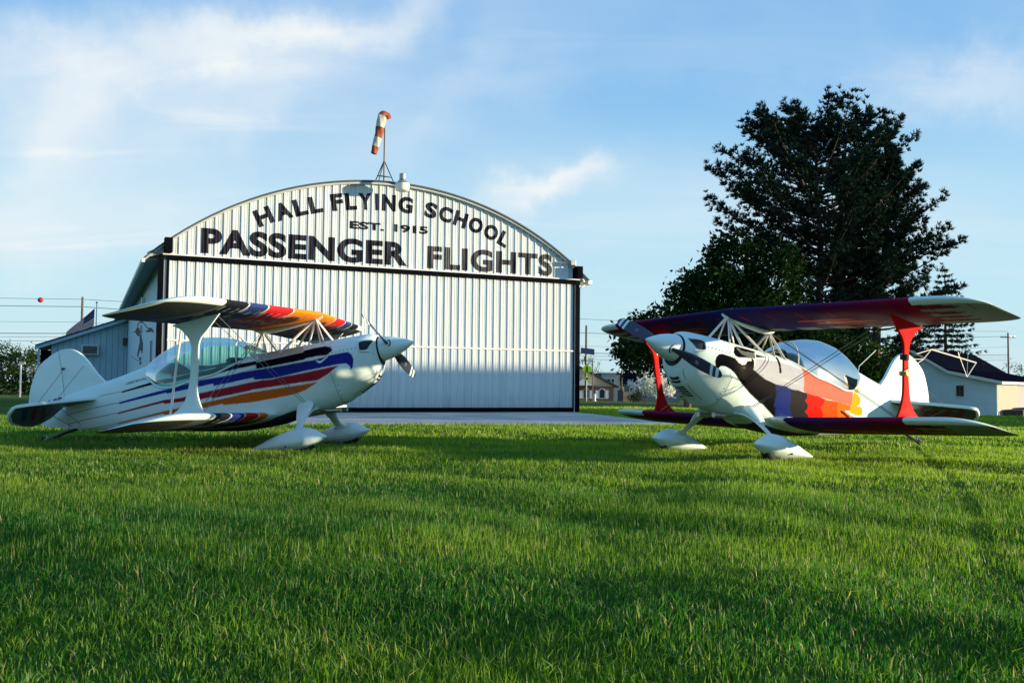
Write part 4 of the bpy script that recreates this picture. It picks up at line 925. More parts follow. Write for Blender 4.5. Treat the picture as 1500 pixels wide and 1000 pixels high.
    # canopy
    cz = [(2.03, .297), (2.15, .39), (2.28, .485), (2.45, .57), (2.73, .655), (2.95, .687), (3.2, .677), (3.42, .628), (3.58, .562), (3.70, .490)]
    chw = [(2.03, .05), (2.10, .14), (2.15, .18), (2.28, .235), (2.45, .285), (2.73, .318), (3.2, .312), (3.42, .292), (3.58, .262), (3.70, .215)]
    ca = np.concatenate([np.linspace(2.03, 2.2, 8), np.linspace(2.23, 3.70, 34)])
    czt = pch(ca, np.array([q[0] for q in cz]), np.array([q[1] for q in cz])); cw = pch(ca, np.array([q[0] for q in chw]), np.array([q[1] for q in chw]))
    th = np.linspace(0, np.pi, 33); V = []; base_l = []; base_r = []
    for a, zt_, w in zip(ca, czt, cw):
        zb_ = min(deckz(a, w * 0.97), zt_ - 0.006)
        if a > 3.3: zb_ = min(zb_, 0.262 + (a - 3.3) * 0.20)
        for q in th:
            V.append(T(a, w * np.sign(math.cos(q)) * abs(math.cos(q)) ** 0.80, zb_ + (zt_ - zb_) * math.sin(q) ** 0.9))
        base_l.append(V[-33]); base_r.append(V[-1])
    m = 33; na = len(ca); i = np.arange(na - 1)[:, None] * m; j = np.arange(m - 1)[None]
    F = np.stack([i + j, i + j + 1, i + m + j + 1, i + m + j], -1).reshape(-1, 4)
    can = fin(link_mesh('canopy', np_mesh('canopy', np.array(V), F), glass, root, True))
    b = MB(); b.tube(base_l[2:], 0.013, 8); b.tube(base_r[2:], 0.013, 8); b.build('canopy_rail', white_p, can, True)
    k = int(np.argmin(np.abs(ca - 2.36))); b = MB(); b.tube(V[k * m:(k + 1) * m], 0.010, 8); b.build('windscreen_bow', tube_p, can, True)
    # cockpit
    b = MB(); b.prism([(-3.22, .25), (-3.60, .36), (-3.60, .42), (-3.50, .46), (-3.40, .44), (-3.30, .36)], -0.20, 0.20, 1); fin(b.build('headrest', dark_in, root, True, 0.02))
    b = MB(); b.prism([(-2.36, .24), (-2.52, .24), (-2.54, .29), (-2.48, .315), (-2.40, .30)], -0.22, 0.22, 1); fin(b.build('instrument_coaming', dark_in, root, True, 0.02))
    b = MB(); b.prism([(-2.86, .22), (-2.96, .22), (-2.99, .29), (-2.96, .31), (-2.92, .30)], -0.17, 0.17, 1); fin(b.build('seat_back', dark_in, root, True, 0.02))
    b = MB(); n = 24
    ringp = [(a, deckz(a, 0) + 0.006) for a in np.linspace(2.22, 3.35, 20)]
    vs_ = []; 
    for a, z_ in ringp:
        w = float(np.interp(a, [q[0] for q in chw], [q[1] for q in chw])) * 0.86
        for y in np.linspace(-w, w, 9): vs_.append(T(a, y, deckz(a, y) + 0.005))
    b.add(vs_, [(r * 9 + c, r * 9 + c + 1, r * 9 + c + 10, r * 9 + c + 9) for r in range(19) for c in range(8)]); fin(b.build('cockpit_floor', dark_in, root))
    # wings
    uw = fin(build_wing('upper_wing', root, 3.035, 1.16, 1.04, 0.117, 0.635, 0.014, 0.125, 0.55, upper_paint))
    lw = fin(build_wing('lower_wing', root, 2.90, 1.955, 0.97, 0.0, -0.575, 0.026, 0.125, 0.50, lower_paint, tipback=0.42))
    def wing_z(upper, a, y):
        return (0.635 + 0.014 * abs(y)) if upper else (-0.575 + 0.026 * abs(y))
    # wing root fairing
    for s in (1, -1):
        rings = []
        for yy, g in ((0.30, 1.12), (0.42, 1.04), (0.50, 1.0)):
            rr = []
            for q in np.linspace(0, 2 * np.pi, 24, endpoint=False):
                c = 0.5 - 0.5 * math.cos(q); t_ = 5 * .125 * (.2969 * math.sqrt(c) - .126 * c - .3516 * c * c + .2843 * c ** 3 - .1036 * c ** 4)
                rr.append(T(1.955 + 0.97 * c - (g - 1) * .35 * (1 - c), s * yy, -0.575 + .026 * yy + (1 if q < math.pi else -1) * t_ * .97 * g * 1.06))
            rings.append(rr)
        fin(MB().loft(rings).build('wing_root_fairing', white_p, root, True))
    # I struts
    prof = smooth_open([(1.62, .585), (1.69, .53), (1.80, .44), (1.90, .365), (1.955, .27), (2.00, .10), (2.05, -.06), (2.09, -.22), (2.09, -.36), (2.06, -.48)], 4) + smooth_open([(2.54, -.44), (2.42, -.40), (2.30, -.33), (2.215, -.22), (2.145, -.06), (2.09, .10), (2.045, .27), (2.05, .38), (2.12, .50), (2.22, .575)], 4)
    for s in (1, -1):
        def Y(z): return s * (1.955 + (z + .5) * 0.09)
        b = MB(); n = len(prof)
        vs_ = [T(a, Y(z) - .014, z) for a, z in prof] + [T(a, Y(z) + .014, z) for a, z in prof]
        b.add(vs_, [tuple(range(n)), tuple(range(2 * n - 1, n - 1, -1))] + [(i_, i_ + n, (i_ + 1) % n + n, (i_ + 1) % n) for i_ in range(n)])
        st_ = fin(b.build('interplane_strut', strut_mat, root, True, 0.008))
        if not right: fin(MB().tube([T(2.14, s * 2.02, .50), T(2.49, s * 1.97, -.46)], 0.014, 8).build('aileron_pushrod', tube_p, root, True))
        if right and s == 1:
            b = MB(); b.tube([T(2.00, Y(.19), .215), T(2.01, Y(.17), .155)], 0.050, 12); b.build('strut_clamp', dark_in, st_, True)
            b = MB(); b.tube([T(2.035, Y(.0), .035), T(2.05, Y(.0), -.01)], 0.050, 12); b.build('strut_clamp', M('brass', (0.55, 0.38, 0.14), 0.3, metal=0.9), st_, True)
    # sighting frame of thin rods behind the port strut
    if right:
        y = 2.03; b = MB()
        tri = [T(2.46, y, .38), T(3.37, y, .43), T(3.21, y, .222)]
        b.tube([tri[0], tri[1]], 0.009, 6); b.tube([tri[1], tri[2]], 0.006, 6); b.tube([T(2.195, y, .267), tri[0]], 0.006, 6)
        b.tube([T(2.0, y, .02), T(2.33, y, .236), T(2.46, y, .38)], 0.006, 6); b.tube([T(2.02, y, .17), T(2.33, y, .236)], 0.005, 6)
        b.tube([tri[2], T(2.98, y, .47)], 0.0035, 5); b.tube([tri[2], T(3.18, y, .60)], 0.0035, 5); b.tube([T(2.98, y, .405), T(3.06, y, .52)], 0.0035, 5)
        fin(b.build('sighting_frame', tube_p, root, True))
    # cabane: centre pylon and its tubes
    rings = []
    for a, zt_, zb_, w in ((1.17, .610, .585, .006), (1.24, .628, .560, .030), (1.36, .628, .555, .036), (1.60, .612, .535, .034), (1.85, .60, .530, .034), (2.00, .606, .535, .036), (2.08, .612, .560, .030), (2.14, .612, .60, .008)):
        rings.append([T(a, w * math.cos(q), (zt_ + zb_) / 2 + (zt_ - zb_) / 2 * math.sin(q)) for q in np.linspace(0, 2 * np.pi, 16, endpoint=False)])
    fin(MB().loft(rings).build('cabane_fairing', white_p, root, True))
    for s in (1, -1):
        for p0, p1 in (((1.27, .585), (1.36, .262)), ((1.30, .58), (1.76, .27)), ((1.27, .585), (1.13, .258)), ((2.03, .56), (1.945, .272)), ((2.05, .56), (2.16, .27))):
            if p1[0] == 1.13 and s == 1: pass
            yb_ = .235
            o = MB().tube([T(p0[0], s * .012, p0[1]), T(p1[0], s * yb_, deckz(p1[0], yb_) - .01)], 0.0165, 8, flat=0.62).build('cabane_strut', tube_p, root, True); fin(o)
    # bracing wires in pairs
    b = None
    for s in (1, -1):
        for d in (0, 0.06):
            for (p, q) in (((1.46 + d * .5, s * .42, -.50), (1.66 + d * 1.6, s * 2.04, .57)), ((2.02 + d * .6, s * .05, .56), (2.12 + d * 1.7, s * 1.93, -.49))):
                fin(MB().tube([T(*p), T(*q)], 0.0042, 5).build('bracing_wire', wire_m, root))
    # fin, rudder, tailplane
    fin_o = [(4.40, .36), (4.45, .425), (4.52, .52), (4.585, .64), (4.66, .77), (4.74, .87), (4.83, .935), (4.93, .966), (5.035, .966), (5.042, .6), (5.068, .30), (5.06, .26)]
    fin(surf('vertical_fin', root, smooth_open(fin_o[:9], 5) + fin_o[9:], 0.05, 1, white_p))
    rud = [(5.050, .962), (5.12, .945), (5.22, .905), (5.34, .845), (5.43, .765), (5.50, .66), (5.56, .55), (5.605, .43), (5.63, .33), (5.61, .20), (5.55, .07), (5.46, -.015), (5.25, -.09), (5.09, -.14)]
    ru = fin(surf('rudder', root, smooth_open(rud, 4) + [(5.082, .30), (5.056, .6)], 0.042, 1, white_p))
    tl = text_mesh('N200CE', 0.012)
    vs_ = np.array([v.co for v in tl.vertices]); mn, mxx = vs_.min(0), vs_.max(0)
    for s in ((-1, 1) if not right else (1,)):
        t2 = tl.copy()
        for v in t2.vertices:
            u_, w_ = (v.co.x - mn[0]) / (mxx[0] - mn[0]), (v.co.y - mn[1]) / (mxx[1] - mn[1])
            a = 5.58 - u_ * .47 if s < 0 else 5.11 + u_ * .47
            v.co = T(a, s * .0235, .185 + w_ * .135 + (.0 if s < 0 else .0) + (a - 5.1) * -.03)
        link_mesh('registration_lettering', t2, letter_m, ru)
    if not right:
        tm = text_mesh('CHRISTEN EAGLE II', 0.006); vs_ = np.array([v.co for v in tm.vertices]); mn, mxx = vs_.min(0), vs_.max(0)
        for s in (-1,):
            for v in tm.vertices:
                u_, w_ = (v.co.x - mn[0]) / (mxx[0] - mn[0]), (v.co.y - mn[1]) / (mxx[1] - mn[1])
                a = 4.03 - u_ * .42; z_ = .262 + u_ * .012 + w_ * .034
                v.co = T(a, s * (hwz(a, z_) + .003), z_)
            link_mesh('title_lettering', tm, letter_m, fus)
    # tailplane with feathers painted below
    zs = 0.185
    for s in (1, -1):
        stab = [(4.52, .05), (4.56, .22), (4.66, .48), (4.78, .76), (4.90, 1.00), (4.99, 1.085), (5.055, 1.10), (5.062, .05)]
        elev = [(5.07, .09), (5.065, 1.10), (5.13, 1.095), (5.22, 1.05), (5.36, .88), (5.44, .62), (5.47, .36), (5.42, .22), (5.30, .10)]
        for nm, ol in (('tailplane', smooth_open(stab[:-1], 4) + stab[-1:]), ('elevator', elev[:1] + smooth_open(elev[1:], 4))):
            b = MB(); b.prism([(-p, s * q) for p, q in ol], -.021, .021, 2); o = b.build(nm, white_p, root, True, 0.012); fin(o); o['_dz'] = zs - (0.01 if nm == 'elevator' else 0)
            if nm == 'elevator':
                for v in o.data.vertices:      # hangs down on its hinge
                    da = -v.co.x - 5.065; v.co.z, v.co.x = v.co.z * math.cos(R(30)) - da * math.sin(R(30)), -5.065 - da * math.cos(R(30)) - v.co.z * math.sin(R(30))
            o.location = (0, 0, zs); del o['_dz']
        under = M('elevator_underside_grey', (.055, .068, .062), .4, var=.1) if right else M('elevator_underside_slate', (.085, .115, .135), .4, var=.1)  # dark sheets that paint the shade below tailplane and elevator
        c30, s30 = math.cos(R(30)), math.sin(R(30))
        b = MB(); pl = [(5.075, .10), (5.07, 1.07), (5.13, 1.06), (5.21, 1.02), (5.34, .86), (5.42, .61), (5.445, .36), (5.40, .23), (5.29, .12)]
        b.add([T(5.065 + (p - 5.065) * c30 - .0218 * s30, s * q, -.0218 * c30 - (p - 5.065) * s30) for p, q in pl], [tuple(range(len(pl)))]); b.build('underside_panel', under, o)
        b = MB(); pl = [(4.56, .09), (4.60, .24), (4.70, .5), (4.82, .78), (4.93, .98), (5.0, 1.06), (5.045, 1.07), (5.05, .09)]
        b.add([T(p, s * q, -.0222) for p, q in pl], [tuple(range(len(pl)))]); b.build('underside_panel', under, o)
        cols = ((.16, .012, .025), (.16, .012, .025), (.16, .012, .025), (.16, .012, .025)) if right else ((.02, .03, .14), (.16, .012, .02), (.16, .012, .02), (.02, .03, .14))
        for k in range(4):
            y0 = .95 - .19 * k; b = MB(); m_ = M('feather_maroon', (.15, .012, .025), .35, var=.1) if cols[k][0] > .1 else M('feather_blue', (.02, .03, .14), .35, var=.1)
            tipa = 4.90 + .03 * k
            pl = [(tipa, y0 + .02), (tipa + .05, y0 + .055), (5.05, y0 - .02), (5.05, y0 - .12), (tipa + .03, y0 - .04)]
            b.add([T(p, s * q, -.0235) for p, q in pl], [tuple(range(len(pl)))]); b.build('feather_marking', m_, o)
            b = MB(); pl = [(5.085, y0 - .03), (5.09, y0 - .13), (5.30, y0 - .30), (5.34, y0 - .25)] if y0 > .45 else [(5.085, y0 - .03), (5.09, y0 - .10), (5.25, y0 - .14), (5.3, y0 - .10)]
            b.add([T(5.065 + (p - 5.065) * math.cos(R(30)) - .0235 * math.sin(R(30)), max(.11, q) * s, -.0235 * math.cos(R(30)) - (p - 5.065) * math.sin(R(30))) for p, q in pl], [tuple(range(len(pl)))]); b.build('feather_marking', m_, o)
        # tail bracing
        for p, q in (((5.0, s * .02, .70), (5.03, s * .72, zs)), ((4.70, s * .02, .68), (4.83, s * .62, zs)), ((5.02, s * .72, zs), (5.02, s * .04, -.12)), ((4.83, s * .62, zs), (4.86, s * .07, -.12))):
            fin(MB().tube([T(*p), T(*q)], 0.0038, 5).build('tail_wire', wire_m, root))
    b = MB(); b.box(-5.03, -4.99, -.05, .05, .69, .71); fin(b.build('wire_fitting', dark_in, root))
    # tail spring and wheel
    ts = fin(MB().tube([T(4.96, 0, -.16), T(5.16, 0, -.18), T(5.34, 0, -.215), T(5.47, 0, -.235)], [.022, .02, .017, .015], 8, flat=1.5).build('tail_spring', dark_in, root, True))
    tw = fin(thing_part('tail_wheel', root))
    b = MB(); n = 20; b.loft([[(-5.50 + (.055 - abs(k) * .35) * math.cos(q), k, -.222 + (.055 - abs(k) * .35) * math.sin(q)) for q in np.linspace(0, 2 * np.pi, n, endpoint=False)] for k in (-.022, -.012, .012, .022)]); b.build('tyre', rubber, tw, True)
    b = MB(); b.tube([T(5.44, -.03, -.205), T(5.50, -.032, -.222)], .009, 6); b.tube([T(5.44, .03, -.205), T(5.50, .032, -.222)], .009, 6); b.tube([T(5.44, 0, -.17), T(5.45, 0, -.235)], .016, 8); b.build('wheel_fork', steel, tw, True)
    b = MB(); b.tube([T(5.10, -.03, -.13), T(5.44, -.04, -.19)], .004, 5); b.tube([T(5.10, .03, -.13), T(5.44, .04, -.19)], .004, 5); b.build('steering_spring', wire_m, tw)
    # main gear
    pst = [(1.105, -.985, -1.000, .012), (1.14, -.955, -1.022, .055), (1.20, -.908, -1.050, .098), (1.28, -.858, -1.078, .128), (1.38, -.829, -1.098, .146), (1.50, -.824, -1.100, .146), (1.65, -.843, -1.078, .128), (1.80, -.872, -1.050, .100), (1.95, -.914, -1.022, .066), (2.05, -.942, -1.000, .040), (2.10, -.957, -.990, .022)]
    P_ = np.array(pst)
    for s in (1, -1):
        yc = s * .85; rings = []
        for a in np.linspace(1.105, 2.10, 48):
            zt_, zb_, w = (float(pch(np.array([a]), P_[:, 0], P_[:, k])[0]) for k in (1, 2, 3))
            zm = -.992 + (a - 1.105) * .02; r_ = []
            for q in np.linspace(0, 2 * np.pi, 32, endpoint=False):
                c_, s_ = math.cos(q), math.sin(q); e_ = 2 / 1.35
                y_ = w * np.sign(c_) * abs(c_) ** e_; z_ = zm + ((zt_ - zm) if s_ > 0 else (zm - zb_)) * np.sign(s_) * abs(s_) ** (2 / 1.7)
                r_.append(T(a, yc + y_, z_))
            rings.append(r_)
        pant = fin(MB().loft(rings).build('wheel_pant', white_p, root, True))
        b = MB(); n = 28; tcx, tcz = -1.40, -.992
        b.loft([[(tcx + rr * math.cos(q), yc + k, tcz + rr * math.sin(q)) for q in np.linspace(0, 2 * np.pi, n, endpoint=False)] for k, rr in ((-.055, .09), (-.062, .12), (-.048, .142), (0, .149), (.048, .142), (.062, .12), (.055, .09))]); b.build('tyre', rubber, pant, True)
        b = MB(); b.tube([T(1.60, yc + s * .120, -1.02), T(1.60, yc + s * .139, -1.02)], .012, 10); b.build('axle_hole', dark_in, pant, True)
        # leg: a flat tapering spring from the belly to the axle
        leg = [T(1.44, s * .20, -.60), T(1.46, s * .40, -.63), T(1.50, s * .62, -.76), T(1.49, s * .80, -.90)]
        rings = []
        for p, (hc, ht) in zip(smooth_open(leg, 4), np.linspace((.075, .020), (.045, .014), 13)):
            rings.append([(p[0] + hc * math.cos(q), p[1] + .3 * ht * math.sin(q), p[2] + ht * math.sin(q)) for q in np.linspace(0, 2 * np.pi, 12, endpoint=False)])
        lg = fin(MB().loft(rings).build('landing_gear_leg', white_p, root, True))
        rings = []
        for p, hc, ht in ((T(1.50, s * .35, -.535), .115, .060), (T(1.49, s * .42, -.58), .108, .056), (T(1.50, s * .52, -.66), .078, .040), (T(1.505, s * .565, -.70), .062, .031)):
            rings.append([(p[0] + hc * math.cos(q), p[1] + .6 * ht * math.sin(q), p[2] + ht * math.sin(q)) for q in np.linspace(0, 2 * np.pi, 18, endpoint=False)])
        fin(MB().loft(rings).build('gear_fairing', white_p, root, True))
        rings = []
        for p, hc, ht in ((T(1.49, s * .74, -.855), .075, .03), (T(1.49, s * .80, -.885), .11, .045)):
            rings.append([(p[0] + hc * math.cos(q), p[1] + .4 * ht * math.sin(q), p[2] + ht * math.sin(q)) for q in np.linspace(0, 2 * np.pi, 14, endpoint=False)])
        MB().loft(rings).build('leg_cuff', white_p, pant, True)
    for y in (-.12, .14):
        fin(MB().tube([T(1.42, y, -.60), T(1.28, y, -.655), T(1.12, y, -.675)], .032, 12).build('exhaust_pipe', steel, root, True))
    if right:
        fin(MB().tube([T(3.92, 0, .44), T(3.933, 0, .557), T(4.26, 0, .86)], .006, 6).build('antenna', tube_p, root, True))
        # oil door strap, latches and fasteners along the side panels
        b = MB()
        for aa in np.linspace(1.62, 3.4, 11):
            for zz in (-.12 if aa > 1.9 else -.08, .12):
                y = hwz(aa, zz); b.box(-aa - .004, -aa + .004, y - .004, y + .003, zz - .0035, zz + .0035)
        b.build('fastener', dark_in, fus)
        b = MB(); b.tube([T(1.955, hwz(1.955, z_) + .004, z_) for z_ in np.linspace(.02, .22, 8)], .012, 6); b.build('deck_strap', dark_in, fus)
        b = MB(); b.box(-3.66, -3.30, 0, 0, 0, 0) if False else None
        b.tube([T(3.28, hwz(3.28, -.19) + .03, -.20), T(3.80, hwz(3.7, -.22) + .06, -.30)], .014, 6); b.build('wing_walk_step', tube_p, fus, True)
    # shift every part from the spinner tip to the base of the thing
    for o in parts:
        o.location = Vector(o.location) + S
    return root
def thing_part(name, parent):
    o = bpy.data.objects.new(name, None); COL.objects.link(o); o.parent = parent; return o

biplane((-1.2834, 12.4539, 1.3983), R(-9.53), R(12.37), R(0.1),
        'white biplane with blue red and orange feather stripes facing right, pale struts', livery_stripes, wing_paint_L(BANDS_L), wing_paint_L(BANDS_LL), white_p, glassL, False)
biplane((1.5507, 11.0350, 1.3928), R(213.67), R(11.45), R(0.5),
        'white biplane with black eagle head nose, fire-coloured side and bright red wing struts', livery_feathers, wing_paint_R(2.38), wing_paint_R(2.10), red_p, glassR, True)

# ------------------------------------------------------------------ trees
bark = M('pine_bark', (0.075, 0.058, 0.045), 0.9, var=0.3, scale=6, bump=0.5)
def rand_dirs(n):
    v = RNG.normal(size=(n, 3)); return v / np.linalg.norm(v, axis=1)[:, None]
def tuft_mesh(centres, dirs, n_bl, length, width, spread=0.9):
    """needle sprays: thin triangles radiating from each centre around dir"""
    k = len(centres); C = np.repeat(centres, n_bl, 0); D = np.repeat(dirs, n_bl, 0)
    d = D + rand_dirs(k * n_bl) * spread; d /= np.linalg.norm(d, axis=1)[:, None]
    s = np.cross(d, rand_dirs(k * n_bl)); s /= np.linalg.norm(s, axis=1)[:, None] + 1e-9
    L_ = length * RNG.uniform(0.6, 1.2, (k * n_bl, 1)); W = width * RNG.uniform(0.7, 1.3, (k * n_bl, 1))
    V = np.stack([C - s * W * 0.4, C + s * W * 0.4, C + d * L_ * .6 + s * W * .6, C + d * L_], 1).reshape(-1, 3)
    i = np.arange(k * n_bl)[:, None] * 4; F = np.concatenate([i + np.array([0, 1, 2]), i + np.array([0, 2, 3])]); return V, F
def leaf_quads(centres, size):
    k = len(centres); n_ = rand_dirs(k); u = np.cross(n_, rand_dirs(k)); u /= np.linalg.norm(u, axis=1)[:, None] + 1e-9; w = np.cross(n_, u)
    S = size * RNG.uniform(0.5, 1.3, (k, 1))
    V = np.stack([centres - u * S, centres + w * S * .45, centres + u * S, centres - w * S * .45], 1).reshape(-1, 3)
    return V, np.arange(k * 4).reshape(k, 4)

needle = leaf_mat('pine_needles', (0.007, 0.019, 0.017), (0.020, 0.042, 0.027), 0.10, 0.6)
maple = leaf_mat('maple_leaves', (0.006, 0.018, 0.008), (0.022, 0.050, 0.012), 0.2, 0.5)
spruce_n = leaf_mat('spruce_needles', (0.014, 0.030, 0.022), (0.030, 0.055, 0.034), 0.10, 0.8)
spring = leaf_mat('spring_leaves', (0.08, 0.13, 0.030), (0.16, 0.20, 0.05), 0.35, 0.6)
hedge_l = leaf_mat('hedge_leaves', (0.016, 0.036, 0.012), (0.045, 0.075, 0.022), 0.2, 0.6)
bloss = leaf_mat('blossom', (0.62, 0.66, 0.56), (0.80, 0.80, 0.74), 0.2, 0.8)

def pine(x, y, trunks, label, n_br=120, tufts=58):
    z0 = float(gz(x, y)); t = thing('pine_tree', label, 'tree', (x, y, z0))
    tb = MB(); cen = []; dr = []; lb = MB()
    for (dx, dy, h, lean, eL, eR, zlow, nb) in trunks:
        tp = [Vector((dx + lean * (k / 8) ** 1.2 * h * .1 + 0.08 * math.sin(k * 1.7 + dx), dy + 0.06 * math.cos(k * 2.1), h * k / 8)) for k in range(9)]
        tb.tube(tp, [0.30 * (1 - 0.9 * k / 8) + 0.015 for k in range(9)], 8)
        for i in range(nb):
            f = (i + random.random()) / nb; zz = zlow + (h - .3 - zlow) * f ** 0.9
            k = min(zz / h * 8, 7.99); p0 = tp[int(k)].lerp(tp[int(k) + 1], k - int(k))
            az = random.uniform(0, 2 * math.pi); side = math.cos(az)
            env = np.interp(zz, eR[0], eR[1]) * (0.5 + 0.5 * side) + np.interp(zz, eL[0], eL[1]) * (0.5 - 0.5 * side)
            L_ = max(0.5, env * random.uniform(0.62, 1.06)); rise = random.uniform(-0.02, 0.26) + 0.28 * f
            d = Vector((math.cos(az), math.sin(az), rise)).normalized(); pts_ = []
            for q in range(5):
                u = q / 4; pts_.append(p0 + d * (L_ * u) + Vector((0, 0, 0.24 * L_ * u * u - .09 * L_ * u)))
            lb.tube(pts_, [0.055 * (1 - .85 * q / 4) * min(1, L_ / 3) + .008 for q in range(5)], 5, caps=False)
            nt_ = int(tufts * (0.4 + 0.6 * L_ / 5))
            for _ in range(nt_):
                u = 0.34 + 0.68 * random.random() ** 0.65; kk = min(u * 4, 3.99); c = pts_[int(kk)].lerp(pts_[int(kk) + 1], kk - int(kk)) if u < 1 else pts_[-1]
                lat = d.cross(Vector((0, 0, 1))).normalized(); sp_ = 0.30 * L_ * (1.1 - 0.75 * u)
                c = c + lat * random.gauss(0, sp_ * .55) + Vector((0, 0, random.gauss(0.05, 0.13)))
                cen.append(c); dr.append((d * .6 + Vector((0, 0, .55))).normalized())
    tb.build('trunk', bark, t, True); lb.build('limbs', bark, t, True)
    V, F = tuft_mesh(np.array(cen), np.array(dr), 13, 0.27, 0.050)
    o = link_mesh('crown', np_mesh('crown', V, F), needle, t); return t
eLw = ([2.5, 5, 8, 9.5, 10.8, 12.3, 14.0, 15.2], [3.4, 5.2, 6.6, 6.8, 6.6, 6.0, 4.2, 2.0]); eRw = ([2.5, 4, 6.2, 8.0, 10.0, 12.3, 14, 15.2], [2.6, 3.2, 4.2, 6.6, 5.6, 5.2, 4.2, 2.0])
pine(16.4, 50, [(0, 0, 15.2, -0.2, eLw, eRw, 2.4, 170), (0.9, 0.5, 15.0, 0.35, ([3, 8, 12, 14, 15.2], [3.0, 4.2, 3.8, 2.8, 1.2]), ([3, 5, 8, 10, 12, 14, 15.2], [3.5, 4.2, 4.6, 4.0, 3.2, 2.2, .6]), 4.5, 72),
                (3.1, 1.0, 14.0, 0.25, ([3, 8, 12, 14], [2.6, 3.2, 2.6, .8]), ([2, 4, 6, 8, 9.5, 11, 13, 14.0], [2.2, 3.8, 4.6, 4.1, 3.0, 2.5, 1.7, .5]), 1.4, 115)],
     'huge dark multi-trunk pine tree towering behind the right biplane')

def broadleaf(name, x, y, h, blobs, mat, label, cat='tree', size=0.12, n=9000, group=None, trunk_h=None, sz=0.0, trunk_r=0.16):
    z0 = float(gz(x, y)) + sz; t = thing(name, label, cat, (x, y, z0), group=group)
    tb = MB(); th_ = trunk_h if trunk_h is not None else h * 0.35
    tb.tube([(0, 0, -.1), (0.03 * h * .1, 0, th_ * .5), (0, .02, th_)], [trunk_r, trunk_r * .8, trunk_r * .6], 7)
    tot = sum(b_[3] * b_[3] for b_ in blobs); cs = []
    for (bx, by, bz, br) in blobs:
        tb.tube([(0, 0, th_ * .8), (bx * .5, by * .5, (th_ + bz) * .5), (bx, by, bz)], [trunk_r * .5, trunk_r * .3, trunk_r * .1], 5)
        m = int(n * br * br / tot); nclump = max(6, m // 55)
        cc = rand_dirs(nclump) * (br * RNG.uniform(0.35, 1.0, (nclump, 1)) ** 0.6) * np.array([1, 1, .82])
        idx = RNG.integers(0, nclump, m); p = cc[idx] + RNG.normal(0, br * 0.13 + size * .5, (m, 3))
        cs.append(p + np.array([bx, by, bz]))
    tb.build('trunk', bark, t, True)
    V, F = leaf_quads(np.concatenate(cs), size); link_mesh('crown', np_mesh('crown', V, F), mat, t); return t
broadleaf('maple_tree', 8.6, 46.5, 8.3, [(-1.6, 0, 3.4, 1.7), (-2.2, 0.5, 2.4, 1.3), (0.2, .3, 5.1, 1.5), (1.2, 0, 5.9, 1.5), (.6, .5, 4.0, 1.7), (2.6, .3, 4.8, 2.1), (2.3, 0.6, 7.6, 1.4), (3.8, .4, 3.3, 2.1), (5.6, .6, 3.0, 1.8), (4.4, .3, 6.4, 1.6), (7.4, 1, 2.4, 1.7), (9.2, 1.5, 2.2, 1.6), (1.4, .2, 2.5, 1.6)], maple, 'dark leafy maple tree at the left foot of the huge pine', n=34000, size=0.15, trunk_r=.2)
def spruce(x, y, h, wid, label, mat=spruce_n):
    t = thing('spruce_tree', label, 'tree', (x, y, float(gz(x, y)) - .3)); MB().tube([(0, 0, 0), (0, 0, h)], [.20, .01], 7).build('trunk', bark, t, True)
    cen = []; dr = []
    nw = 26
    for i in range(nw):
        f = i / (nw - 1); zz = 1.0 + (h - 1.3) * f; L0 = wid * (1 - f) ** 0.85 + .12
        for a in range(7):
            az = a / 7 * 6.283 + i * 1.3 + random.uniform(-.3, .3); L_ = L0 * random.uniform(.7, 1.12)
            for q in range(max(3, int(L_ * 9))):
                u = random.uniform(.12, 1); z_ = zz - .22 * L_ * u + .20 * L_ * u ** 3
                cen.append((math.cos(az) * L_ * u + random.gauss(0, .1), math.sin(az) * L_ * u + random.gauss(0, .1), z_ + random.gauss(0, .035))); dr.append((math.cos(az) * .8, math.sin(az) * .8, -.25))
    V, F = tuft_mesh(np.array(cen), np.array(dr), 9, .26, .05, .6); link_mesh('crown', np_mesh('crown', V, F), mat, t)
spruce(30.2, 66, 10.6, 3.2, 'layered dark spruce tree rising behind the white house')

for k, (x_, y_, r_) in enumerate(((12.6, 55, 1.9), (16.2, 57, 2.1), (19.2, 58.5, 1.8))):
    broadleaf('shrub', x_, y_, 3.4, [(0, 0, 1.5, r_), (1.3, .3, 1.3, r_ * .7), (-1.3, 0, 1.4, r_ * .75), (.3, .2, 2.6, r_ * .6)], maple, ('leftmost', 'middle', 'rightmost')[k] + ' of three dark bushes under the huge pine', 'shrub', size=.15, n=4200, trunk_h=.5, trunk_r=.05, group='dark bushes under the pine')
# green shrubs below the pine, seen over the tail of the right biplane
broadleaf('shrub', 20.2, 54, 2.6, [(0, 0, 1.3, 1.2), (.9, .2, 1.0, .9), (-.9, 0, .9, .9)], leaf_mat('bush_leaves', (.04, .085, .014), (.09, .16, .025), .3), 'bright green bush beside the white house, under the pine', 'shrub', size=.12, n=2600, trunk_h=.5, trunk_r=.05)
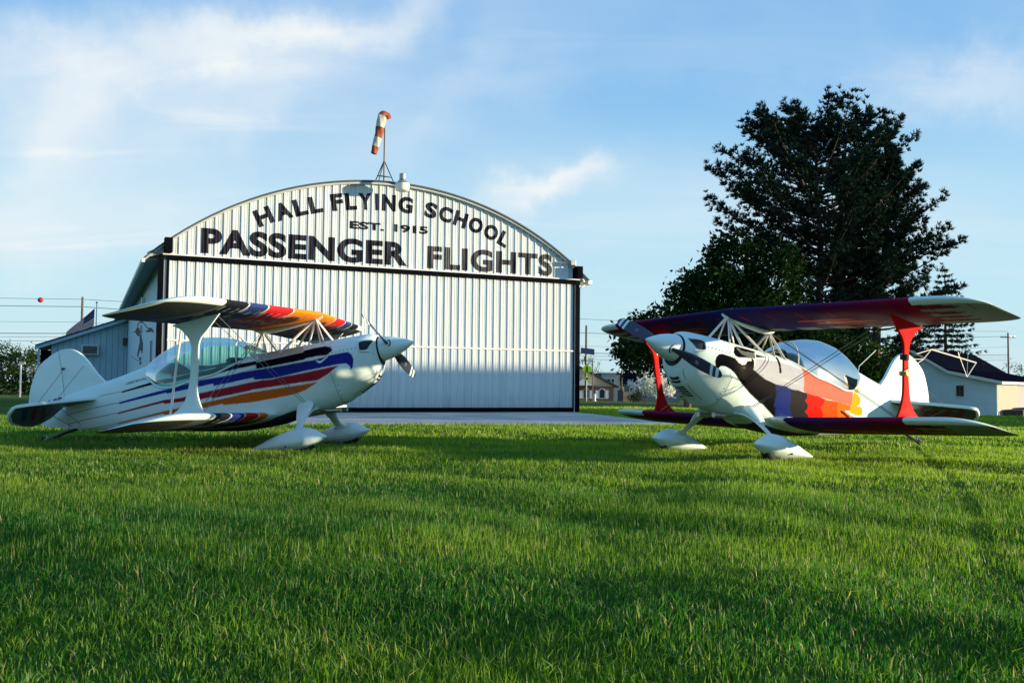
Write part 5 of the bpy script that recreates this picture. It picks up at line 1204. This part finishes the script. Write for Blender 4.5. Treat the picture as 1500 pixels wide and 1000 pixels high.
# far trees
def far_tree(x, y, h, w, mat, label, n=1500, name='broadleaf_tree', group=None, airy=False):
    bl = []
    for k in range(7):
        f = k / 6; bl.append((random.uniform(-.45, .45) * w, random.uniform(-.3, .3) * w, h * (.32 + .55 * f), w * (0.36 if airy else .46) * (1 - .55 * abs(f - .35))))
    broadleaf(name, x, y, h, bl, mat, label, size=.012 * h + .10, n=n, trunk_h=h * .4, group=group, trunk_r=.14)
far_tree(13.0, 205, 11.5, 6, spring, 'thin spring-green tree behind the brick house', 900, airy=True)
far_tree(19.2, 240, 12.2, 7, spring, 'pale budding tree over the blue-grey house roof', 800, airy=True)
far_tree(32.2, 230, 15.5, 9, leaf_mat('far_leaves', (.05, .09, .03), (.10, .15, .05), .3), 'rounded yellow-green tree left of the far propeller blade tip', 1500)
far_tree(38.5, 235, 13.0, 9, leaf_mat('far_leaves_dark', (.03, .06, .03), (.06, .10, .04), .25), 'dark green tree beyond the long grey house', 1500)
for k, (x_, y_, h_, w_) in enumerate(((104, 190, 9.0, 9), (112, 195, 10.0, 9))):
    far_tree(x_, y_, h_, w_, spring if k else hedge_l, ('dark bushy tree at the far right edge' , 'pale spring tree behind the right utility pole')[k], 1300)
far_tree(84, 150, 6.5, 8, leaf_mat('right_bush', (.05, .10, .02), (.10, .17, .03), .3), 'low green tree right of the white house roof', 1500)
LT = [(-71, 118, 5.6, 6.5, 'leftmost dark tree of the left tree row'), (-65.5, 120, 6.3, 6, 'dark green tree with a pale top, second from left in the left tree row'), (-60.5, 117, 5.6, 5.5, 'dark tree behind the white marker post at left'), (-56.2, 121, 6.4, 5.5, 'fresh green tree in the left row beside the annex porch'), (-51.5, 120, 5.7, 5.5, 'rightmost dark tree of the left row, partly behind the annex')]
for k, (x_, y_, h_, w_, lb_) in enumerate(LT):
    far_tree(x_, y_, h_ - .1, w_, hedge_l if k != 3 else leaf_mat('left_fresh', (.035, .075, .02), (.08, .13, .035), .25), lb_, 4200, group='trees in a row at the left edge of the field')
b = MB(); b.box(-90, -46, 116, 118.5, -1.5, 2.4)
# hedge below the left trees
hp_ = RNG.uniform(0, 1, (9000, 3)) * np.array([48, 3.0, 2.9]) + np.array([-92, 113, -1.1]); hp_[:, 2] += .3 * np.sin(hp_[:, 0] * .9)
V, F = leaf_quads(hp_, .24); hd_o = link_mesh('hedge', np_mesh('hedge', V, F), hedge_l); tag(hd_o, 'dense dark hedge along the left edge of the field', 'hedge', kind='stuff')
# out of view: a tall block added to shade the hangar foot, and trees
shade_block = thing('shed', 'tall dark green shed with a sloping roof beyond the right edge of the lawn', 'shed', (42, 19.4, 0))
b = MB(); b.prism([(0, 0), (13, 0), (13, 4.1), (0, 6.35)], 0, 12, 0); b.build('wall', M('dark_green_siding', (.05, .065, .05), .7), shade_block)
b = MB(); b.prism([(-.3, 6.45), (13.3, 4.06), (13.3, 4.2), (-.3, 6.59)], -.4, 12.4, 0); b.build('roof', roof_m, shade_block)  # sloping top of the added shade block
for k in range(3):
    b = MB(); b.box(-.04, -.003, 2 + k * 4, 3.2 + k * 4, 1.2, 2.4); w_ = b.build('window', dark_glass, shade_block)  # windows on the added shade block
for k, (x_, y_, h_) in enumerate(((16, -46, 9), (27, -42, 10), (38, -38, 9.5), (49, -32, 10.5), (60, -26, 9.5), (70, -18, 9.0))):  # row added out of view for its dark reflection in the canopy
    far_tree(x_, y_, h_, 11, maple, ('first', 'second', 'third', 'fourth', 'fifth', 'last')[k] + ' tree of the row closing the field behind the camera', 900, group='trees in a row behind the camera')

# ------------------------------------------------------------------ house on the right
HC = Vector((28.11, 55.0, -0.74)); ANG = R(40)
house = thing('house', 'small white clapboard house with a dark saltbox roof behind the right biplane tail', 'house', HC, R(180) - ANG)
# local +x runs left along the front wall, local -y ... front normal; +y local points to the camera side
def clap(name, rgb):
    m = M(name, rgb, 0.55, var=0.05, scale=2); t = m.node_tree; bs = t.nodes['Principled BSDF']
    co = t.nodes.new('ShaderNodeTexCoord'); sp_ = t.nodes.new('ShaderNodeSeparateXYZ'); t.links.new(co.outputs['Object'], sp_.inputs[0])
    v = math_node(t, 'FRACT', math_node(t, 'MULTIPLY', sp_.outputs['Z'], 8.0))
    bp = t.nodes.new('ShaderNodeBump'); bp.inputs['Strength'].default_value = .5; bp.inputs['Distance'].default_value = .012; t.links.new(v, bp.inputs['Height']); t.links.new(bp.outputs[0], bs.inputs['Normal'])
    return m
hs = clap('white_clapboard', (0.60, 0.76, 0.82)); shing = M('dark_shingles', (0.004, 0.005, 0.012), 0.95, var=0.25, scale=8, bump=.2, spec=.0)
front = [(0, 0), (9.4, 0), (9.4, 2.2), (4.76, 3.95), (2.61, 2.61), (0, 2.05)]
# house body: gable outline swept back (local -y is away from the camera)
b = MB(); b.prism(front, 0, -5.0, 1); b.build('house_wall', hs, house)
b = MB(); b.box(-.012, -.001, -4.95, -.05, .3, 1.94); b.build('end_wall_siding', clap('cream_clapboard', (.32, .30, .25)), house)  # end wall of the white house, its sunlit cream put into the colour
b = MB(); b.prism([(0.12, 0), (9.3, 0), (9.3, 2.15), (4.76, 3.90), (2.61, 2.55), (0.12, 2.0)], -5.002, -14.0, 1); b.build('garage_wall', M('grey_siding', (0.26, 0.26, 0.29), .6, var=.05), house)
rl = [(-0.35, 2.06), (2.61, 2.69), (4.76, 4.03), (9.7, 2.17)]
b = MB(); rings = []
for yv in (0.28, -14.3):
    rings.append([(x_, yv, z_) for x_, z_ in rl] + [(x_, yv, z_ + .13) for x_, z_ in rl[::-1]])
b.loft(rings); b.build('roof', shing, house)
b = MB(); rings = []
for yv in (0.285, 0.325):
    rings.append([(x_, yv, z_ - .12) for x_, z_ in rl] + [(x_, yv, z_ + .06) for x_, z_ in rl[::-1]])
b.loft(rings); b.build('rake_board', white_trim, house)
b = MB(); b.box(-0.37, -0.30, -14.3, .28, 1.95, 2.10); b.build('eave_board', white_trim, house)
win = thing_part('window', house); win.location = (1.74, 0.012, 1.19)
b = MB(); b.box(-.02, .52, 0, .03, -.04, .74); b.build('window_frame', white_trim, win); b = MB(); b.box(.04, .46, .02, .036, .03, .67); b.build('window_pane', dark_glass, win)
b = MB(); b.box(.243, .257, .030, .045, .03, .67); b.build('window_mullion', grey_metal, win)
b = MB(); b.box(-0.05, -.008, -4.6, -.2, .02, .30); b.build('foundation', M('foundation', (.30, .30, .30), .9, var=.2), house)
for k, (yy, w_) in enumerate(((-1.6, 2.0), (-4.2, 1.7))):
    bx_ = tag(MB().box(-.5, .5, -w_ / 2, w_ / 2, 0, .42 + .1 * k).build('timber_crate', M('dark_timber', (.05, .05, .055), .8, var=.2), None, bevel=.02), ('low dark timber box at the near corner of the white house', 'longer dark timber box at the far right of the white house')[k], 'box')
    p = HC + Vector((math.sin(ANG) * -yy * 1.0 + .8, math.cos(ANG) * -yy, 0)); bx_.location = (p.x, p.y, float(gz(p.x, p.y))); bx_.rotation_euler = (0, 0, R(180) - ANG)

# ------------------------------------------------------------------ things seen between hangar and right biplane
def Z(x, y): return float(gz(x, y))
# road and pavement far behind
b = MB()
road_m = M('far_asphalt', (.11, .115, .12), .9, var=.1, scale=.3); walk_m = M('far_pavement', (.30, .30, .29), .9, var=.1, scale=.5)
def strip(name, y0, y1, dz, mat, lab):
    xs_ = np.linspace(-260, 200, 93); v = []
    for x_ in xs_: v += [(x_, y0, Z(x_, y0) + dz), (x_, y1, Z(x_, y1) + dz)]
    o = MB().add(v, [(2 * i, 2 * i + 2, 2 * i + 3, 2 * i + 1) for i in range(len(xs_) - 1)]).build(name, mat); tag(o, lab, kind='structure'); return o
strip('road', 108, 114.5, .05, road_m, 'asphalt road crossing behind the airfield')
strip('pavement', 116, 118, .10, walk_m, 'pale pavement along the road')
# crossing sign with solar panel
sx, sy = 8.2, 104; sign = thing('crossing_sign', 'yellow-green diamond crossing sign on a pole topped by a solar panel', 'road sign', (sx, sy, Z(sx, sy)))
galv = M('galvanised_pole', (.42, .44, .45), .5, metal=.4)
MB().tube([(0, 0, 0), (0, 0, 5.4)], .06, 8).build('sign_pole', galv, sign, True)
fl = M('fluorescent_yellow_green', (.42, .66, .03), .5, var=.05)
b = MB(); b.prism([(0, -.64), (.60, 0), (0, .64), (-.60, 0)], -.10, -.07, 1); o = b.build('sign_plate', fl, sign); o.location = (.05, 0, 3.45)
b = MB()
for pl in ([(-.06, .36), (.06, .36), (.06, .24), (-.06, .24)], [(-.10, .2), (.10, .2), (.08, -.08), (-.08, -.08)], [(-.08, -.08), (0, -.08), (-.14, -.40), (-.22, -.40)], [(0, -.08), (.08, -.08), (.2, -.38), (.12, -.40)]): b.prism(pl, -.108, -.101, 1)
p_ = b.build('sign_symbol', black_trim, o)
b = MB(); b.prism([(-.28, -.18), (.28, -.18), (.28, .18), (-.28, .18)], -.10, -.07, 1); o = b.build('sign_plate', fl, sign); o.location = (.05, 0, 2.45)
b = MB(); b.prism([(-.18, -.06), (.05, -.06), (.05, -.11), (.2, 0), (.05, .11), (.05, .06), (-.18, .06)], -.108, -.101, 1); b.build('sign_symbol', black_trim, o)
b = MB(); b.box(-.75, .75, -.55, .55, -.03, .03); o = b.build('solar_panel', M('solar_cell', (.02, .025, .045), .2), sign); o.location = (.1, 0, 5.45); o.rotation_euler = (R(35), R(6), 0)
# utility poles and lines
wood = M('pole_wood', (.10, .085, .07), .9, var=.25)
def upole(x, y, h, label, arms=True):
    t = thing('utility_pole', label, 'utility pole', (x, y, Z(x, y))); MB().tube([(0, 0, 0), (0, 0, h)], [.15, .11], 8).build('pole', wood, t, True)
    if arms:
        b = MB(); b.box(-1.1, 1.1, -.05, .05, h - .75, h - .63); b.build('crossarm', wood, t)
        b = MB()
        for dx in (-1, -.4, .4, 1): b.tube([(dx, 0, h - .63), (dx, 0, h - .48)], .04, 6)
        b.build('insulator', grey_metal, t)
    return t
upole(-43.4, 95.5, 10.0, 'utility pole behind the annex roof and flag', False)
upole(8.78, 112.2, 8.9, 'tall utility pole right behind the crossing sign', False)
upole(17.4, 150, 5.0, 'short bare wooden pole beside the blue-grey house', False)
upole(73.3, 140, 11.0, 'utility pole with crossarm at the far right', True)
bb_ = MB().tube([(0, 0, 0), (0, 0, 4.1), (0, 0, 4.25)], .06, 6); bb_.tube([(0, 0, 4.2), (-.9, 0, 4.25)], .05, 6)
t = thing('street_lamp', 'slim dark street lamp post in front of the brick house', 'street lamp', (8.45, 99, Z(8.45, 99))); bb_.build('lamp_post', dk, t, True); MB().box(-1.25, -.8, -.12, .12, 4.16, 4.27).build('lamp_head', dk, t)
def wire(name, pts_, r, lab): return tag(MB().tube(pts_, r, 4, caps=False).build(name, wire_m), lab, 'cable')
def cat(p0, p1, sag, n=24): return [tuple(Vector(p0).lerp(Vector(p1), k / n) + Vector((0, 0, -4 * sag * (k / n) * (1 - k / n)))) for k in range(n + 1)]
for k, (dz, r_, lb_) in enumerate(((0, .022, 'topmost cable of the line, carrying the red marker ball'), (-.75, .03, 'second cable from the top of the line at left'), (-2.3, .015, 'thin faint cable in the middle of the line'), (-3.45, .034, 'thick dark cable low on the line'), (-3.8, .018, 'thin cable just below the thick one'), (-4.2, .02, 'lowest cable of the line'))):
    P0, P1, P2 = (-95.6, 77, 8.6 + dz), (-43.4, 95.5, 9.1 + dz), (8.78, 112.2, 7.9 + dz + (0.9 if k == 0 else 0) + (.35 if k > 2 else 0)); P3 = (73.3, 140, 9.6 + dz)
    wire('power_cable', cat(P0, P1, .25) + cat(P1, P2, .3)[1:] + cat(P2, P3, .4)[1:], r_, lb_ + ' behind the hangar')
f_ = .91; bx_, by_, bz_ = -43.4 + (-95.6 + 43.4) * .095, 95.5 + (77 - 95.5) * .095, 9.05 - .085
mb = MB(); n = 18
mb.loft([[(.26 * math.sin(q) * math.cos(p), .26 * math.sin(q) * math.sin(p), .26 * math.cos(q)) for p in np.linspace(0, 2 * np.pi, n, endpoint=False)] for q in np.linspace(.05, math.pi - .05, 12)])
mo = mb.build('marker_ball', M('marker_red', (.30, .02, .03), .5), None, True); tag(mo, 'dark red marker ball on the topmost cable at left', 'marker ball')
mo.location = (-47.0, 94.22, 8.88)
# flag behind the annex
fp_ = thing('flagpole', 'thin white flagpole standing behind the annex roof', 'flagpole', (-24.6, 56, 0)); MB().tube([(0, 0, 0), (0, 0, 5.45)], [.05, .03], 8).build('pole', white_trim, fp_, True)
MB().loft([[(.06 * math.sin(q) * math.cos(p), .06 * math.sin(q) * math.sin(p), 5.5 + .06 * math.cos(q)) for p in np.linspace(0, 2 * np.pi, 10, endpoint=False)] for q in np.linspace(.1, 3.04, 7)]).build('finial', grey_metal, fp_, True)
flag = thing('flag', 'drooping United States flag with stripes and blue canton beside the flagpole', 'flag', (-24.66, 56, 0))
fr, fw_, fb = M('flag_red', (.34, .025, .035), .8), M('flag_white', (.66, .64, .62), .8), M('flag_blue', (.018, .022, .10), .8)
def flag_pt(u, v):
    # u along the fly, v from the top; the cloth hangs down and away from the mast
    x_ = -.05 - 1.62 * u - .02 * v; z_ = 5.15 - 1.05 * v * (1 - .62 * u) - 1.45 * u ** 1.05; y_ = .10 * math.sin(5.5 * u + 1.2 * v) * u ** .5
    return (x_, y_, z_)
def flag_piece(u0, u1, v0, v1, mat, name, dy=0.0):
    nu_, nv_ = max(2, int((u1 - u0) * 20)), max(1, int((v1 - v0) * 12)); v_ = []
    for i in range(nu_ + 1):
        for j in range(nv_ + 1):
            p = flag_pt(u0 + (u1 - u0) * i / nu_, v0 + (v1 - v0) * j / nv_); v_.append((p[0], p[1] + dy, p[2]))
    return MB().add(v_, [(i * (nv_ + 1) + j, (i + 1) * (nv_ + 1) + j, (i + 1) * (nv_ + 1) + j + 1, i * (nv_ + 1) + j + 1) for i in range(nu_) for j in range(nv_)]).build(name, mat, flag, True)
for k in range(13): flag_piece(0.40 if k < 7 else 0, 1, k / 13, (k + 1) / 13, fr if k % 2 == 0 else fw_, 'flag_stripe')
can_ = flag_piece(0, .40, 0, 7 / 13, fb, 'flag_canton')
b = MB()
for i in range(9):
    for j in range(6 if i % 2 == 0 else 5):
        p = flag_pt(.04 + .04 * i, (0.05 + .09 * j + (0 if i % 2 == 0 else .045)) * .98); r_ = .018
        b.add([(p[0] + r_ * (1 if q % 2 == 0 else .4) * math.sin(q * math.pi / 5), p[1] - .012, p[2] + r_ * (1 if q % 2 == 0 else .4) * math.cos(q * math.pi / 5)) for q in range(10)], [tuple(range(10))])
b.build('flag_star', fw_, can_)
# white post at left
tag(MB().tube([(0, 0, 0), (0, 0, 2.6)], .07, 8).box(-.12, .30, -.06, .06, 2.45, 2.6).build('marker_post', white_trim), 'slim white post in front of the left hedge', 'post').location = (-36.2, 70, Z(-36, 70))

# brick house
brick = M('red_brick', (.30, .12, .075), .85, var=.18, scale=3); stucco = M('tan_stucco', (.52, .40, .28), .8, var=.06)
bh = thing('brick_house', 'low brick house with a tan gable behind the crossing sign', 'house', (9.6, 150, -1.6), 0)
b = MB(); b.box(-6, 6.5, 0, 9, 0, 2.5); b.build('house_wall', brick, bh)
b = MB(); b.prism([(-6, 2.5), (6.6, 2.5), (0.0, 5.9)], -.05, 8.9, 1); b.build('gable_wall', stucco, bh)
b = MB(); b.loft([[(-6.6, yv, 2.35), (0, yv, 5.95), (7.3, yv, 2.25), (7.3, yv, 2.5), (0, yv, 6.25), (-6.6, yv, 2.6)] for yv in (-.5, 9.5)]); b.build('roof', M('brown_roof', (.06, .055, .055), .9), bh)
b = MB(); b.prism([(0.0, 2.6), (3.2, 2.6), (1.6, 3.6)], -1.6, -.06, 1); b.build('porch_gable', white_trim, bh)
for x_ in (2.2, 4.7):
    w_ = thing_part('window', bh); w_.location = (x_, -.02, .55)
    b = MB(); b.prism([(-.5, 0), (.5, 0), (.5, 1.3), (.35, 1.55), (0, 1.65), (-.35, 1.55), (-.5, 1.3)], -.06, 0, 1); b.build('window_frame', white_trim, w_)
    b = MB(); b.prism([(-.38, .1), (.38, .1), (.38, 1.25), (.25, 1.42), (0, 1.5), (-.25, 1.42), (-.38, 1.25)], -.09, -.062, 1); b.build('window_pane', dark_glass, w_)
    for s in (-1, 1): MB().box(s * .8 - .25, s * .8 + .25, -.08, 0, 0, 1.3).build('shutter', white_trim, w_)
b = MB(); b.box(7.2, 8.0, -.2, .6, 0, 1.9); b.build('dark_gate', M('dark_fence', (.03, .035, .05), .7), bh)
# blue-grey house
gh = thing('townhouse', 'tall blue-grey clapboard house with a square bay behind the brick house', 'house', (19.5, 190, -2.2))
sid = clap('bluegrey_siding', (.17, .22, .26))
b = MB(); b.box(-2.4, 2.2, 0, 8, 0, 5.5); b.build('house_wall', sid, gh); b = MB(); b.box(-1.6, 1.2, -1.2, 0, 0, 5.7); b.build('bay_wall', sid, gh)
b = MB(); b.box(-1.8, 1.4, -1.4, .2, 5.7, 5.95); b.build('cornice', white_trim, gh); b = MB(); b.box(-2.6, 2.4, -.2, 8.2, 5.5, 5.68); b.build('roof', shing, gh)
for i in range(3):
    w_ = thing_part('window', gh); w_.location = (-1.05 + i * .85, -1.21, 3.0); MB().box(-.36, .36, -.05, 0, 0, 1.7).build('window_frame', white_trim, w_); MB().box(-.29, .29, -.08, -.052, .07, .82).box(-.29, .29, -.08, -.052, .9, 1.63).build('window_pane', dark_glass, w_)
lh = thing('long_house', 'long dark grey house with white-trimmed windows behind the flowering tree', 'house', (27.5, 200, -2.3))
b = MB(); b.box(-5.6, 8, 0, 7, 0, 3.9); b.build('house_wall', clap('grey_siding_dark', (.11, .13, .16)), lh)
b = MB(); b.loft([[(-6, -.5, 3.8), (8.4, -.5, 3.8), (8.4, 3.5, 5.9), (-6, 3.5, 5.9)], [(-6, -.5, 3.95), (8.4, -.5, 3.95), (8.4, 3.5, 6.1), (-6, 3.5, 6.1)]]); b.build('roof', shing, lh)
b = MB(); b.box(1.0, 2.2, 1.0, 2.0, 4.2, 6.3); b.build('chimney', white_trim, lh)
for i in range(5):
    w_ = thing_part('window', lh); w_.location = (-4.4 + i * 2.3, -.02, 1.4); MB().box(-.55, .55, -.05, 0, 0, 1.7).build('window_frame', white_trim, w_); MB().box(-.42, .42, -.08, -.052, .1, 1.6).build('window_pane', dark_glass, w_)
fe = thing('wooden_fence', 'plain light wooden board fence right of the brick house', 'fence', (17.9, 160, -1.7))
fm = M('fence_board', (.42, .32, .20), .85, var=.2, scale=2)
for i in range(18): MB().box(i * .15, i * .15 + .135, -.02 * (i % 2), .03, 0, 1.72 + .03 * math.sin(i * 2.1)).build('fence_board', fm, fe)
b = MB(); b.box(-.05, 2.7, .032, .09, .3, .4); b.box(-.05, 2.7, .032, .09, 1.3, 1.4); b.build('fence_rail', fm, fe)
broadleaf('flowering_tree', 15.5, 110, 3.9, [(-.2, 0, 2.1, 1.2), (-1.3, .2, 1.7, .9), (1.0, 0, 2.5, 1.2), (2.2, .2, 2.1, 1.2), (.3, 0, 3.0, .9), (3.3, 0, 1.7, 1.0), (1.4, 0, 1.4, 1.0)], bloss, 'white flowering dogwood tree left of the right biplane nose', n=3400, size=.14, trunk_h=.9, trunk_r=.09)
broadleaf('shrub', 12.4, 95, 1.6, [(0, 0, .75, .75)], leaf_mat('dark_shrub', (.02, .03, .02), (.05, .05, .03), .1), 'round dark shrub on the far lawn beside the flowering tree', 'shrub', size=.09, n=900, trunk_h=.2, trunk_r=.05)
hy = thing('hydrant', 'small white hydrant at the roadside near the crossing sign', 'hydrant', (8.9, 101.5, Z(8.9, 101.5))); lathe([(.16, 0), (.16, .05), (.11, .08), (.11, .55), (.15, .58), (.13, .68), (.05, .78), (.01, .80)], 12).build('hydrant_body', white_trim, hy, True)
MB().tube([(-.2, 0, .42), (.2, 0, .42)], .06, 8).build('hydrant_outlet', white_trim, hy, True)
